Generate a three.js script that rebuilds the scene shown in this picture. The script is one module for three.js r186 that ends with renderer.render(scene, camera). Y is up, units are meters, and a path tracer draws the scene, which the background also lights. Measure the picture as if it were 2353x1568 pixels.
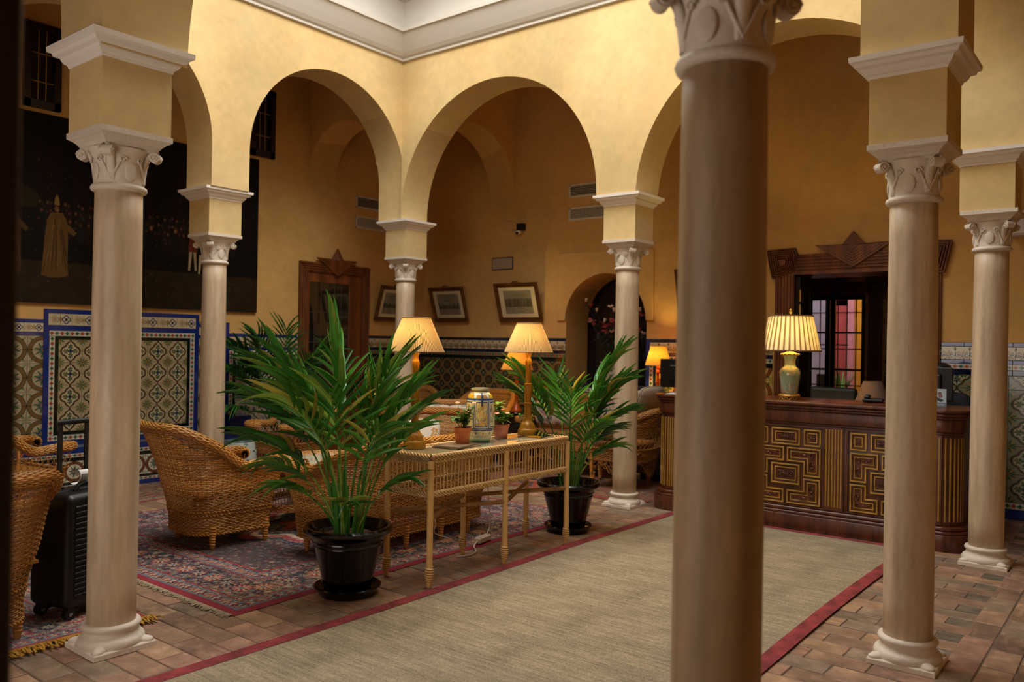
import * as THREE from 'three';
import { mergeGeometries, toCreasedNormals } from 'three/addons/utils/BufferGeometryUtils.js';
import { RoundedBoxGeometry } from 'three/addons/geometries/RoundedBoxGeometry.js';
import { RectAreaLightUniformsLib } from 'three/addons/lights/RectAreaLightUniformsLib.js';
import { MarchingCubes } from 'three/addons/objects/MarchingCubes.js';

// ---------------------------------------------------------------- camera, light, exposure
const scene = new THREE.Scene();
const camera = new THREE.PerspectiveCamera(2 * Math.atan(784 / 1886.1) * 180 / Math.PI, 2353 / 1568, 0.05, 80);
camera.position.set(6.9735, 1.5, 6.6831);
camera.rotation.order = 'YXZ';
camera.rotation.set(0.00324, 0.66994, 0.01639);
camera.filmGauge = 36;
camera.focus = 4.9; camera.userData.fStop = 2.2;
const renderer = new THREE.WebGLRenderer({ antialias: true });
renderer.toneMapping = THREE.LinearToneMapping;
renderer.toneMappingExposure = 1.0;
renderer.shadowMap.enabled = true;
RectAreaLightUniformsLib.init();
scene.background = new THREE.Color(0.95, 1.0, 1.1);
scene.backgroundIntensity = 3;
const SKYLIGHT = 6.4, LAMP = 1.1, ENTRY = 1.3;
const X1 = 6.03, Z1 = 4.733, WA = -1.45, WB = -1.87, XR = 8.25, ZF = 7.35;   // courtyard pier lines, gallery walls
{ // daylight that falls through the glazed roof over the courtyard
  const l = new THREE.RectAreaLight(new THREE.Color(0.98, 0.98, 0.98), SKYLIGHT, 4.5, 3.2);
  l.position.set(X1 / 2, 6.66, Z1 / 2); l.rotation.x = -Math.PI / 2; scene.add(l);
  const e = new THREE.RectAreaLight(new THREE.Color(1.0, 0.9, 0.82), ENTRY, 2.2, 2.3); // daylight through the glazed street door behind the view
  e.position.set(4.3, 1.45, ZF - .06); scene.add(e);
}

// ---------------------------------------------------------------- helpers
const V = (x, y, z) => new THREE.Vector3(x, y, z);
function rng(s) { return () => { s |= 0; s = s + 0x6D2B79F5 | 0; let t = Math.imul(s ^ s >>> 15, 1 | s); t = t + Math.imul(t ^ t >>> 7, 61 | t) ^ t; return ((t ^ t >>> 14) >>> 0) / 4294967296; }; }
const taken = {};
const numbered = (n) => { const k = taken[n] = (taken[n] ?? -1) + 1; return k ? n + '_' + String(k).padStart(3, '0') : n; };
function thing(name, label, category, at = [0, 0, 0], turn = 0, group) {
  const o = new THREE.Group(); o.name = numbered(name); o.position.set(...at); o.rotation.y = turn;
  o.userData = { label, category }; if (group) o.userData.group = group; scene.add(o); return o;
}
function struct(name, parent = scene) { const o = new THREE.Group(); o.name = name; o.userData = { kind: 'structure' }; parent.add(o); return o; }
function clean(g) {
  let r = g.index ? g.toNonIndexed() : g;
  for (const k of Object.keys(r.attributes)) if (!['position', 'normal', 'uv', 'color'].includes(k)) r.deleteAttribute(k);
  if (!r.attributes.normal) r.computeVertexNormals();
  if (!r.attributes.uv) r.setAttribute('uv', new THREE.BufferAttribute(new Float32Array(r.attributes.position.count * 2), 2));
  r.morphAttributes = {}; return r;
}
function merge(list) {
  list = list.map(clean); const anyC = list.some((g) => g.attributes.color);
  if (anyC) for (const g of list) if (!g.attributes.color) g.setAttribute('color', new THREE.BufferAttribute(new Float32Array(g.attributes.position.count * 3).fill(1), 3));
  return list.length === 1 ? list[0] : mergeGeometries(list, false);
}
function obj(name, geo, mat, parent, label) {
  if (Array.isArray(geo)) geo = merge(geo);
  const m = new THREE.Mesh(geo, mat); m.name = numbered(name); m.castShadow = m.receiveShadow = true;
  if (label) m.userData.label = label; if (parent) parent.add(m); return m;
}
function tag(m, label, category, group) { m.userData.label = label; m.userData.category = category; if (group) m.userData.group = group; scene.add(m); return m; }
function uvm(g, ox = 0, oy = 0) { // uv in metres by the way each face looks
  g = clean(g); const p = g.attributes.position, n = g.attributes.normal, u = g.attributes.uv;
  for (let i = 0; i < p.count; i += 3) {
    let a = 0, b = 0, c = 0; for (let k = 0; k < 3; k++) { a += n.getX(i + k); b += n.getY(i + k); c += n.getZ(i + k); }
    a = Math.abs(a); b = Math.abs(b); c = Math.abs(c);
    for (let k = 0; k < 3; k++) {
      const x = p.getX(i + k), y = p.getY(i + k), z = p.getZ(i + k);
      if (a >= b && a >= c) u.setXY(i + k, z + ox, y + oy); else if (b >= c) u.setXY(i + k, x + ox, z + oy); else u.setXY(i + k, x + ox, y + oy);
    }
  }
  return g;
}
const mv = (g, x = 0, y = 0, z = 0, rx = 0, ry = 0, rz = 0) => { if (rx) g.rotateX(rx); if (ry) g.rotateY(ry); if (rz) g.rotateZ(rz); return g.translate(x, y, z); };
const box = (w, h, d, x = 0, y = 0, z = 0, ry = 0) => mv(new THREE.BoxGeometry(w, h, d), x, y, z, 0, ry);
const rbox = (w, h, d, r, x = 0, y = 0, z = 0, ry = 0, rx = 0) => mv(new RoundedBoxGeometry(w, h, d, 2, Math.min(r, w / 2.01, h / 2.01, d / 2.01)), x, y, z, rx, ry);
const boxr = (x0, x1, y0, y1, z0, z1) => box(x1 - x0, y1 - y0, z1 - z0, (x0 + x1) / 2, (y0 + y1) / 2, (z0 + z1) / 2);
const lathe = (pts, seg = 32) => new THREE.LatheGeometry(pts.map(([r, y]) => new THREE.Vector2(r, y)), seg);
const creased = (g, a = 0.6) => toCreasedNormals(g, a);
const square = (prof) => { const g = new THREE.LatheGeometry(prof.map(([h, y]) => new THREE.Vector2(h * Math.SQRT2, y)), 4); g.rotateY(Math.PI / 4); const q = g.toNonIndexed(); q.computeVertexNormals(); return q; };
function tube(pts, r, seg = 24, rad = 6, closed = false) { return new THREE.TubeGeometry(new THREE.CatmullRomCurve3(pts.map((p) => p.isVector3 ? p : V(...p)), closed), seg, r, rad, closed); }
function bar(a, b, r, rad = 7, r2 = r) { // straight round bar
  const A = a.isVector3 ? a : V(...a), B = b.isVector3 ? b : V(...b), d = B.clone().sub(A), g = new THREE.CylinderGeometry(r2, r, d.length(), rad, 1);
  g.translate(0, d.length() / 2, 0); g.applyQuaternion(new THREE.Quaternion().setFromUnitVectors(V(0, 1, 0), d.normalize())); return g.translate(A.x, A.y, A.z);
}
function extr(pts, depth, bevel = 0, seg = 1) {
  const s = pts instanceof THREE.Shape ? pts : new THREE.Shape(pts.map(([x, y]) => new THREE.Vector2(x, y)));
  return new THREE.ExtrudeGeometry(s, { depth: depth - 2 * bevel, bevelEnabled: bevel > 0, bevelThickness: bevel, bevelSize: bevel, bevelOffset: -bevel, bevelSegments: seg, curveSegments: 28 }).translate(0, 0, bevel);
}
function ringProfile(prof, x0, x1, z0, z1) { // a moulding swept round the inside of a rectangle with mitred corners; prof: [offset inwards, y]
  const pos = [], C = (p) => [[x0 + p, z0 + p], [x1 - p, z0 + p], [x1 - p, z1 - p], [x0 + p, z1 - p]];
  for (let i = 0; i + 1 < prof.length; i++) { const A = C(prof[i][0]), B = C(prof[i + 1][0]), ya = prof[i][1], yb = prof[i + 1][1];
    for (let k = 0; k < 4; k++) { const l = (k + 1) % 4, a = [A[k][0], ya, A[k][1]], b = [A[l][0], ya, A[l][1]], c = [B[l][0], yb, B[l][1]], d = [B[k][0], yb, B[k][1]]; pos.push(...a, ...c, ...b, ...a, ...d, ...c); } }
  const g = new THREE.BufferGeometry(); g.setAttribute('position', new THREE.Float32BufferAttribute(pos, 3)); g.computeVertexNormals(); return g;
}
// rectangle swept with a closed outward profile (trays, counter mouldings)
function colour(g, r, gr = r, b = r) { g = clean(g); const n = g.attributes.position.count, a = new Float32Array(n * 3); for (let i = 0; i < n; i++) { a[i * 3] = r; a[i * 3 + 1] = gr; a[i * 3 + 2] = b; } g.setAttribute('color', new THREE.BufferAttribute(a, 3)); return g; }

// ---------------------------------------------------------------- textures
function hash(x, y, s) { let h = Math.imul(x, 374761393) + Math.imul(y, 668265263) + Math.imul(s, 1274126177) | 0; h = Math.imul(h ^ h >>> 13, 1274126177); return ((h ^ h >>> 16) >>> 0) / 4294967296; }
function vnoise(x, y, px, py, s) { const xi = Math.floor(x), yi = Math.floor(y), fx = x - xi, fy = y - yi, u = fx * fx * (3 - 2 * fx), v = fy * fy * (3 - 2 * fy), m = (a, p) => ((a % p) + p) % p;
  const a = hash(m(xi, px), m(yi, py), s), b = hash(m(xi + 1, px), m(yi, py), s), c = hash(m(xi, px), m(yi + 1, py), s), d = hash(m(xi + 1, px), m(yi + 1, py), s); return a + (b - a) * u + (c - a) * v + (a - b - c + d) * u * v; }
function fbm(x, y, fx, fy, s, oct = 5) { let v = 0, a = 0.5, t = 0; for (let o = 0; o < oct; o++) { v += a * vnoise(x * fx, y * fy, fx, fy, s + o * 17); t += a; a *= 0.5; fx *= 2; fy *= 2; } return v / t; }
function dtex(n, fn, rep = 1, srgb = true, rep2 = rep) { const d = new Uint8Array(n * n * 4); for (let y = 0; y < n; y++) for (let x = 0; x < n; x++) { const c = fn(x / n, y / n), i = (y * n + x) * 4; d[i] = c[0]; d[i + 1] = c[1]; d[i + 2] = c[2]; d[i + 3] = 255; }
  const t = new THREE.DataTexture(d, n, n); t.wrapS = t.wrapT = THREE.RepeatWrapping; t.magFilter = THREE.LinearFilter; t.minFilter = THREE.LinearMipmapLinearFilter; t.generateMipmaps = true; if (srgb) t.colorSpace = THREE.SRGBColorSpace; t.repeat.set(rep, rep2); t.needsUpdate = true; return t; }
function ctex(w, h, draw, srgb = true) { const c = document.createElement('canvas'); c.width = w; c.height = h; draw(c.getContext('2d'), w, h); const t = new THREE.CanvasTexture(c); t.wrapS = t.wrapT = THREE.RepeatWrapping; if (srgb) t.colorSpace = THREE.SRGBColorSpace; t.anisotropy = 8; return t; }
const cl = (v) => Math.max(0, Math.min(255, v));
const S = (o) => new THREE.MeshStandardMaterial(o);
const P = (o) => new THREE.MeshPhysicalMaterial(o);

const tPlaster = dtex(512, (x, y) => { const a = fbm(x, y, 3, 3, 3, 6), b = fbm(x, y, 40, 40, 9, 3), k = 1 + (a - 0.5) * 0.26 + (b - 0.5) * 0.07, w = (fbm(x, y, 5, 4, 31, 4) - 0.5) * 0.10; return [cl(240 * k), cl(240 * k * (1 - w * .5)), cl(240 * k * (1 - w * 1.6))]; }, 0.45);
const bPlaster = dtex(512, (x, y) => { const v = cl(255 * (0.35 * fbm(x, y, 12, 12, 5, 5) + 0.65 * fbm(x, y, 4, 5, 7, 3))); return [v, v, v]; }, 0.8, false);
const tMarble = dtex(512, (x, y) => { const a = fbm(x, y, 9, 2, 13, 6), b = fbm(x, y, 26, 3, 4, 4), c = fbm(x, y, 40, 40, 2, 3), st = Math.pow(Math.max(0, fbm(x, y, 7, 2, 77, 5) - 0.5) * 2, 1.4); const k = 0.84 + 0.2 * a + 0.16 * (b - 0.5) + 0.08 * (c - 0.5) - 0.3 * st; return [cl(222 * k), cl(210 * k - 8 * st), cl(192 * k - 22 * st)]; }, 1, true);
const tWood = dtex(512, (x, y) => { const g = fbm(x, y, 50, 2, 21, 4), a = fbm(x, y, 8, 2, 5, 4), k = 0.55 + 0.55 * a + 0.35 * (g - 0.5); return [cl(255 * k), cl(255 * k * .96), cl(255 * k * .92)]; }, 2);
const bFine = dtex(256, (x, y) => { const v = cl(255 * fbm(x, y, 24, 24, 8, 4)); return [v, v, v]; }, 3, false);
const tGrain = dtex(256, (x, y) => { const v = cl(185 + 130 * (fbm(x, y, 6, 6, 14, 6) - 0.5) + 40 * (fbm(x, y, 60, 60, 3, 2) - 0.5)); return [v, v * .985, v * .97]; }, 2);

const tStone = dtex(256, (x, y) => { const v = cl(226 + 22 * (fbm(x, y, 5, 5, 44, 6) - 0.5) + 8 * (fbm(x, y, 50, 50, 3, 2) - 0.5)); return [v, v * .975, v * .94]; }, 2);
// ---------------------------------------------------------------- shared materials
const M = {
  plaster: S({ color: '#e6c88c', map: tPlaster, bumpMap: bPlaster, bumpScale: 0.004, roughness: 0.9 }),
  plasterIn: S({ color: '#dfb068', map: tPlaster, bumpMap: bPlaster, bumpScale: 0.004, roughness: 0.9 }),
  white: S({ color: '#f1ebe2', bumpMap: bPlaster, bumpScale: 0.002, roughness: 0.8 }),
  marble: S({ color: '#fdf0dc', map: tMarble, bumpMap: bFine, bumpScale: 0.0008, roughness: 0.42 }),
  greyPaint: S({ color: '#cbc4b9', bumpMap: bPlaster, bumpScale: 0.002, roughness: 0.85 }),
  stone: S({ color: '#fbf3e8', map: tStone, bumpMap: bFine, bumpScale: 0.002, roughness: 0.6 }),
  wood: S({ color: '#6e3b1c', map: tWood, roughness: 0.38 }),
  woodRed: S({ color: '#8e5229', map: tWood, roughness: 0.42 }),
  woodDark: S({ color: '#2a150c', map: tWood, roughness: 0.42 }),
  counter: S({ color: '#6a3a24', map: tWood, roughness: 0.3 }),
  gold: S({ color: '#f2bd54', map: tGrain, roughness: 0.38, metalness: 0.3 }),
  goldFrame: S({ color: '#9c6a2e', map: tGrain, roughness: 0.38, metalness: 0.5 }),
  wicker: S({ color: '#c68e48', roughness: 0.42, vertexColors: true }),
  cane: S({ color: '#d8a664', map: tGrain, roughness: 0.4 }),
  black: S({ color: '#08080a', roughness: 0.6 }),
  blackGloss: S({ color: '#030304', roughness: 0.14 }),
  plastic: S({ color: '#0a0a0c', roughness: 0.42 }),
  glass: P({ color: '#ffffff', transmission: 1, thickness: 0, roughness: 0.02, ior: 1.5 }),
  soil: S({ color: '#5b3a22', map: tGrain, roughness: 1 }),
  terra: S({ color: '#c27a5a', roughness: 0.55 }),
  brass: S({ color: '#d8b56a', roughness: 0.25, metalness: 0.9 }),
  grey: S({ color: '#8d949a', roughness: 0.4, metalness: 0.3 }),
  whitePl: S({ color: '#d9d3c8', roughness: 0.5 }),
  iron: S({ color: '#1a1512', roughness: 0.6 }),
};
// ================================================================ the building
{ // floor: joints first, then every brick that shows; the far ones as one
  const f = struct('floor');
  obj('mortar_bed', uvm(boxr(WA - .3, XR + .3, -0.2, -0.006, -8.2, ZF + .3)), S({ color: '#a08f78', map: tGrain, roughness: 0.95 }), f);
  const tb = dtex(512, (x, y) => { const a = fbm(x, y, 5, 5, 41, 6), b = fbm(x, y, 30, 30, 6, 3), sc = Math.max(0, fbm(x, y, 9, 22, 55, 4) - 0.56) * 2.2, k = 0.62 + 0.6 * a + 0.16 * (b - 0.5); return [cl(225 * k + 60 * sc), cl(222 * k + 62 * sc), cl(216 * k + 58 * sc)]; }, 1.4);
  const bb = dtex(256, (x, y) => { const v = cl(255 * (0.6 * fbm(x, y, 5, 5, 61, 5) + 0.4 * fbm(x, y, 30, 30, 62, 3))); return [v, v, v]; }, 3, false);
  const cols = ['#bb967a', '#ae8a70', '#c29c7c', '#a8907a', '#b98f78', '#a2826c'], mats = cols.map((c) => S({ color: c, map: tb, bumpMap: bb, bumpScale: 0.004, roughness: 0.55 }));
  const L = 0.287, D = 0.146, J = 0.0075;
  const one = (ox, oy) => uvm(square3(L - J, D - J, 0.012, 0.003), ox, oy);
  const geos = []; for (let i = 0; i < 8; i++) geos.push(one(i * .37, i * .53));
  const r = rng(5), list = [], cam = new THREE.Matrix4();
  camera.updateMatrixWorld(); cam.multiplyMatrices(camera.projectionMatrix.makePerspective(-.05 * 1176.5 / 1886.1, .05 * 1176.5 / 1886.1, .05 * 784 / 1886.1, -.05 * 784 / 1886.1, .05, 80), camera.matrixWorldInverse); camera.updateProjectionMatrix();
  for (let j = 0; j * D < ZF - WB; j++) for (let i = -1; i * L < XR - WA + L; i++) {
    const x = WA + (i + (j % 2) * 0.5) * L + 0.04, z = WB + (j + .5) * D; if (x < WA - .1 || x > 6.165) continue;
    const p = V(x, 0, z).applyMatrix4(cam), far = Math.hypot(x - 6.97, z - 6.68);
    const under = (x > 3.66 && x < 5.4 && z > 0.1) || (x > .3 && x < 2.85 && z > .75 && z < 3.95) || (x > 3.4 && x < 5.5 && z < -.2 && z > -1);
    list.push({ x, z, k: Math.abs(p.x) < 1.06 && p.y > -1.06 && p.z < 1 && !under ? far : far + 100, s: r(), t: r() });
  }
  for (let i = 0; 6.165 + i * D < XR; i++) for (let j = -1; j * L < ZF - WB + L; j++) { const x = 6.165 + (i + .5) * D, z = WB + (j + (i % 2) * .5) * L + .06, p = V(x, 0, z).applyMatrix4(cam); list.push({ x, z, k: Math.hypot(x - 6.97, z - 6.68) + (Math.abs(p.x) < 1.06 && p.y > -1.06 && p.z < 1 ? 0 : 100), s: r(), t: r(), turn: 1 }); }
  list.sort((a, b) => a.k - b.k); const rest = [];
  list.forEach((q, i) => {
    const g = geos[Math.floor(q.s * 8)], m = Math.floor(q.t * 6), y = -0.0015 + (q.s - .5) * .003, tilt = (q.t - .5) * .008;
    if (i < 300) { const b = obj('brick', g, mats[m], f); b.position.set(q.x, y, q.z); b.rotation.set(tilt, (q.s - .5) * .012 + (q.turn ? Math.PI / 2 : 0), (q.s * 7 % 1 - .5) * .008); }
    else { const h = g.clone(); if (q.turn) h.rotateY(Math.PI / 2); h.translate(q.x, y, q.z); const c = new THREE.Color(cols[m]); rest.push(colour(h, c.r, c.g, c.b)); }
  });
  obj('brick_field', merge(rest), S({ map: tb, bumpMap: bb, bumpScale: 0.004, roughness: 0.55, vertexColors: true }), f).userData.kind = 'stuff';
}
function square3(w, d, h, c) { // a flat tile: top, four chamfers, four sides
  const pos = [], q = (a, b, cc, e) => pos.push(...a, ...b, ...cc, ...a, ...cc, ...e), W = w / 2, D = d / 2;
  const r = (x, y, z) => [[-x, y, -z], [-x, y, z], [x, y, z], [x, y, -z]], t = r(W - c, 0, D - c), m = r(W, -c, D), b = r(W, -h, D);
  q(...t); for (let i = 0; i < 4; i++) { const j = (i + 1) % 4; q(t[j], t[i], m[i], m[j]); q(m[j], m[i], b[i], b[j]); }
  const g = new THREE.BufferGeometry(); g.setAttribute('position', new THREE.Float32BufferAttribute(pos, 3)); g.computeVertexNormals(); return g;
}
// --- arcade walls: piers and arches cut from one outline, seen from their own side
const SPR = 2.893, TOPA = 5.3;
function arcade(from, to, arches) { // [start, end, spring height] along the wall
  const s = new THREE.Shape(); s.moveTo(from, TOPA); s.lineTo(from, SPR);
  for (const [a, b, y] of arches) { const r = (b - a) / 2, c = (a + b) / 2; s.lineTo(a, SPR); s.lineTo(a, y); for (let i = 1; i < 40; i++) { const t = Math.PI * (1 - i / 40); s.lineTo(c + r * Math.cos(t), y + r * Math.sin(t)); } s.lineTo(b, y); s.lineTo(b, SPR); }
  s.lineTo(to, SPR); s.lineTo(to, TOPA); s.lineTo(from, TOPA); return s;
}
{
  const arc = (n, shape, place) => { const w = struct(n); const g = creased(extr(shape, 0.42), .25); place(g); obj('arcade', uvm(g), M.plaster, w); return w; };
  const along = (g, x) => { g.rotateY(-Math.PI / 2); g.translate(x + .21, 0, 0); };
  arc('wall_left_arcade', arcade(-.21, Z1 + .21, [[.16, 2.175, 3.285], [2.565, 4.52, 3.285]]), (g) => along(g, 0));
  arc('wall_right_arcade', arcade(-.21, Z1 + .21, [[.21, 2.175, 3.285], [2.565, 4.52, 3.285]]), (g) => along(g, X1));
  arc('wall_back_arcade', arcade(.21, X1 - .21, [[.212, 2.82, 2.93], [3.235, X1 - .212, 2.83]]), (g) => g.translate(0, 0, -.21));
  arc('wall_front_arcade', arcade(.21, X1 - .21, [[.212, 2.785, 2.93], [3.195, X1 - .212, 2.83]]), (g) => g.translate(0, 0, Z1 - .21));
  // transverse arches across the galleries at each corner
  const cross = (n, a, b, y, place) => { const s = new THREE.Shape(), r = (b - a) / 2, c = (a + b) / 2; s.moveTo(a, 5.2); s.lineTo(a, y); for (let i = 1; i < 30; i++) { const t = Math.PI * (1 - i / 30); s.lineTo(c + r * Math.cos(t), y + r * Math.sin(t)); } s.lineTo(b, y); s.lineTo(b, 5.2); const g = creased(extr(s, .42), .25); place(g); obj('arch', uvm(g), M.plasterIn, struct(n)); };
  cross('wall_gallery_arch_1', WA + .002, -.212, 3.55, (g) => g.translate(0, 0, -.21));
  cross('wall_gallery_arch_2', WB + .002, -.212, 3.42, (g) => { g.rotateY(-Math.PI / 2); g.translate(.21, 0, 0); });
  cross('wall_gallery_arch_3', WB + .002, -.212, 3.42, (g) => { g.rotateY(-Math.PI / 2); g.translate(X1 + .21, 0, 0); });
  // outer walls, ceilings
  const wl = struct('wall_left'); obj('plaster_face', uvm(boxr(WA - .3, WA, 0, 5.2, WB - .3, ZF + .3)), M.plasterIn, wl);
  const wf = struct('wall_front'); obj('plaster_face', uvm(boxr(WA, XR, 0, 5.2, ZF, ZF + .3)), M.plasterIn, wf);
  const wr = struct('wall_right'); obj('plaster_face', uvm(boxr(XR, XR + .3, 0, 5.2, WB - .3, ZF + .3)), M.plasterIn, wr);
  // back wall with a deep niche and a doorway
  const wb = struct('wall_back'), s = new THREE.Shape(); s.moveTo(WA, 0); s.lineTo(WA, 5.2); s.lineTo(XR, 5.2); s.lineTo(XR, 0); s.lineTo(5.2, 0); s.lineTo(5.2, 2.28); s.lineTo(3.93, 2.28); s.lineTo(3.93, 0); s.lineTo(WA, 0);
  const nh = new THREE.Path(), nc = 1.64, nr = .575, ny = 1.8; nh.moveTo(nc - nr, .93); for (let i = 0; i <= 28; i++) { const t = Math.PI * (1 - i / 28); nh.lineTo(nc + nr * Math.cos(t), ny + nr * Math.sin(t)); } nh.lineTo(nc + nr, .93); nh.lineTo(nc - nr, .93); s.holes.push(nh);
  const g = creased(extr(s, .5), .25); g.translate(0, 0, WB - .5); obj('plaster_face', uvm(g), M.plasterIn, wb);
  { // raised panel round the niche arch
    const a = new THREE.Shape(); a.moveTo(.95, 1.8); a.lineTo(.95, 2.655); a.lineTo(2.31, 2.64); a.lineTo(2.31, 1.8); a.lineTo(nc + nr, 1.8); for (let i = 1; i < 28; i++) { const t = Math.PI * i / 28; a.lineTo(nc + nr * Math.cos(t), ny + nr * Math.sin(t)); } a.lineTo(nc - nr, 1.8); a.lineTo(.95, 1.8);
    const q = extr(a, .035, .004); q.translate(0, 0, WB - .002); obj('niche_surround', uvm(q), M.plasterIn, wb);
  }
  const c1 = struct('ceiling');
  obj('gallery_ceiling', [boxr(WA - .3, XR + .3, 5.2, 5.4, WB - .3, -.21), boxr(WA - .3, XR + .3, 5.2, 5.4, Z1 + .21, ZF + .3), boxr(WA - .3, -.21, 5.2, 5.4, -.21, Z1 + .21), boxr(X1 + .21, XR + .3, 5.2, 5.4, -.21, Z1 + .21)].map((g) => uvm(g)), M.plasterIn, c1);
  // white upper walls, coved cornice, top moulding, skylight
  const up = struct('wall_upper'), q = .21, t = .3;
  obj('upper_wall', [boxr(-t, q - .02, 5.3, 6.8, -t, Z1 + t), boxr(X1 - q + .02, X1 + t, 5.3, 6.8, -t, Z1 + t), boxr(q - .02, X1 - q + .02, 5.3, 6.8, -t, q - .02), boxr(q - .02, X1 - q + .02, 5.3, 6.8, Z1 - q + .02, Z1 + t)].map((g) => uvm(g)), M.white, up);
  const R0 = [q, X1 - q, q, Z1 - q];
  obj('wall_lining', ringProfile([[.002, 4.8], [.002, 5.6]], ...R0), S({ color: '#dedad2', roughness: .85 }), up);
  const co = struct('trim_1');
  obj('cornice', ringProfile([[.001, 4.655], [.03, 4.66], [.03, 4.685], [.05, 4.70], [.075, 4.735], [.11, 4.80], [.15, 4.88], [.165, 4.91], [.185, 4.915], [.185, 4.955], [.15, 4.96], [.002, 4.965]], ...R0), M.greyPaint, co);
  const ct = struct('trim_2');
  obj('top_moulding', ringProfile([[.003, 5.335], [.02, 5.34], [.02, 5.37], [.05, 5.385], [.06, 5.42], [.10, 5.43], [.10, 5.47], [.16, 5.52], [.18, 5.53], [.2, 5.55], [.5, 5.55], [.5, 5.57], [.53, 5.57], [.53, 6.75]], ...R0), M.greyPaint, ct);
  const sk = struct('window_skylight'), pane = S({ color: '#eef0f2', emissive: new THREE.Color(1, .98, .95), emissiveIntensity: .9, roughness: .6 });
  for (let i = 0; i < 4; i++) for (let j = 0; j < 3; j++) obj('skylight_pane', boxr(q + i * (X1 - 2 * q) / 4 + .04, q + (i + 1) * (X1 - 2 * q) / 4 - .04, 6.7, 6.71, q + j * (Z1 - 2 * q) / 3 + .04, q + (j + 1) * (Z1 - 2 * q) / 3 - .04), pane, sk);
  for (let i = 0; i <= 4; i++) obj('glazing_bar', boxr(q + i * (X1 - 2 * q) / 4 - .04, q + i * (X1 - 2 * q) / 4 + .04, 6.68, 6.76, q, Z1 - q), M.woodDark, sk);
  for (let j = 0; j <= 3; j++) obj('glazing_bar', boxr(q, X1 - q, 6.685, 6.75, q + j * (Z1 - 2 * q) / 3 - .04, q + j * (Z1 - 2 * q) / 3 + .04), M.woodDark, sk);
  obj('roof_slab', boxr(-t, X1 + t, 6.8, 6.9, -t, Z1 + t), M.white, sk);
  const sd = struct('window_5'); sd.position.set(4.3, 0, ZF); for (const s of [-1, 1]) obj('frosted_pane', boxr(s * .56 - .5, s * .56 + .5, .3, 2.6, -.05, -.03), S({ color: '#e8e2da', emissive: new THREE.Color(1, .9, .8), emissiveIntensity: .8 }), sd); obj('window_frame', [boxr(-1.2, -1.06, 0, 2.75, -.055, 0), boxr(1.06, 1.2, 0, 2.75, -.055, 0), boxr(-.06, .06, 0, 2.75, -.055, 0), boxr(-1.2, 1.2, 2.6, 2.75, -.055, 0), boxr(-1.2, 1.2, 0, .3, -.055, 0)].map((g) => uvm(g)), M.woodDark, sd);
  // dark leaf of the doorway that the view is taken from
  const dj = struct('door_1'); const g2 = uvm(rbox(.05, 2.6, .55, .008, 0, 1.3, 0)); obj('door_leaf', g2, M.woodDark, dj); dj.position.set(5.80, 0, 6.53); dj.rotation.y = -.06;
}
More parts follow.
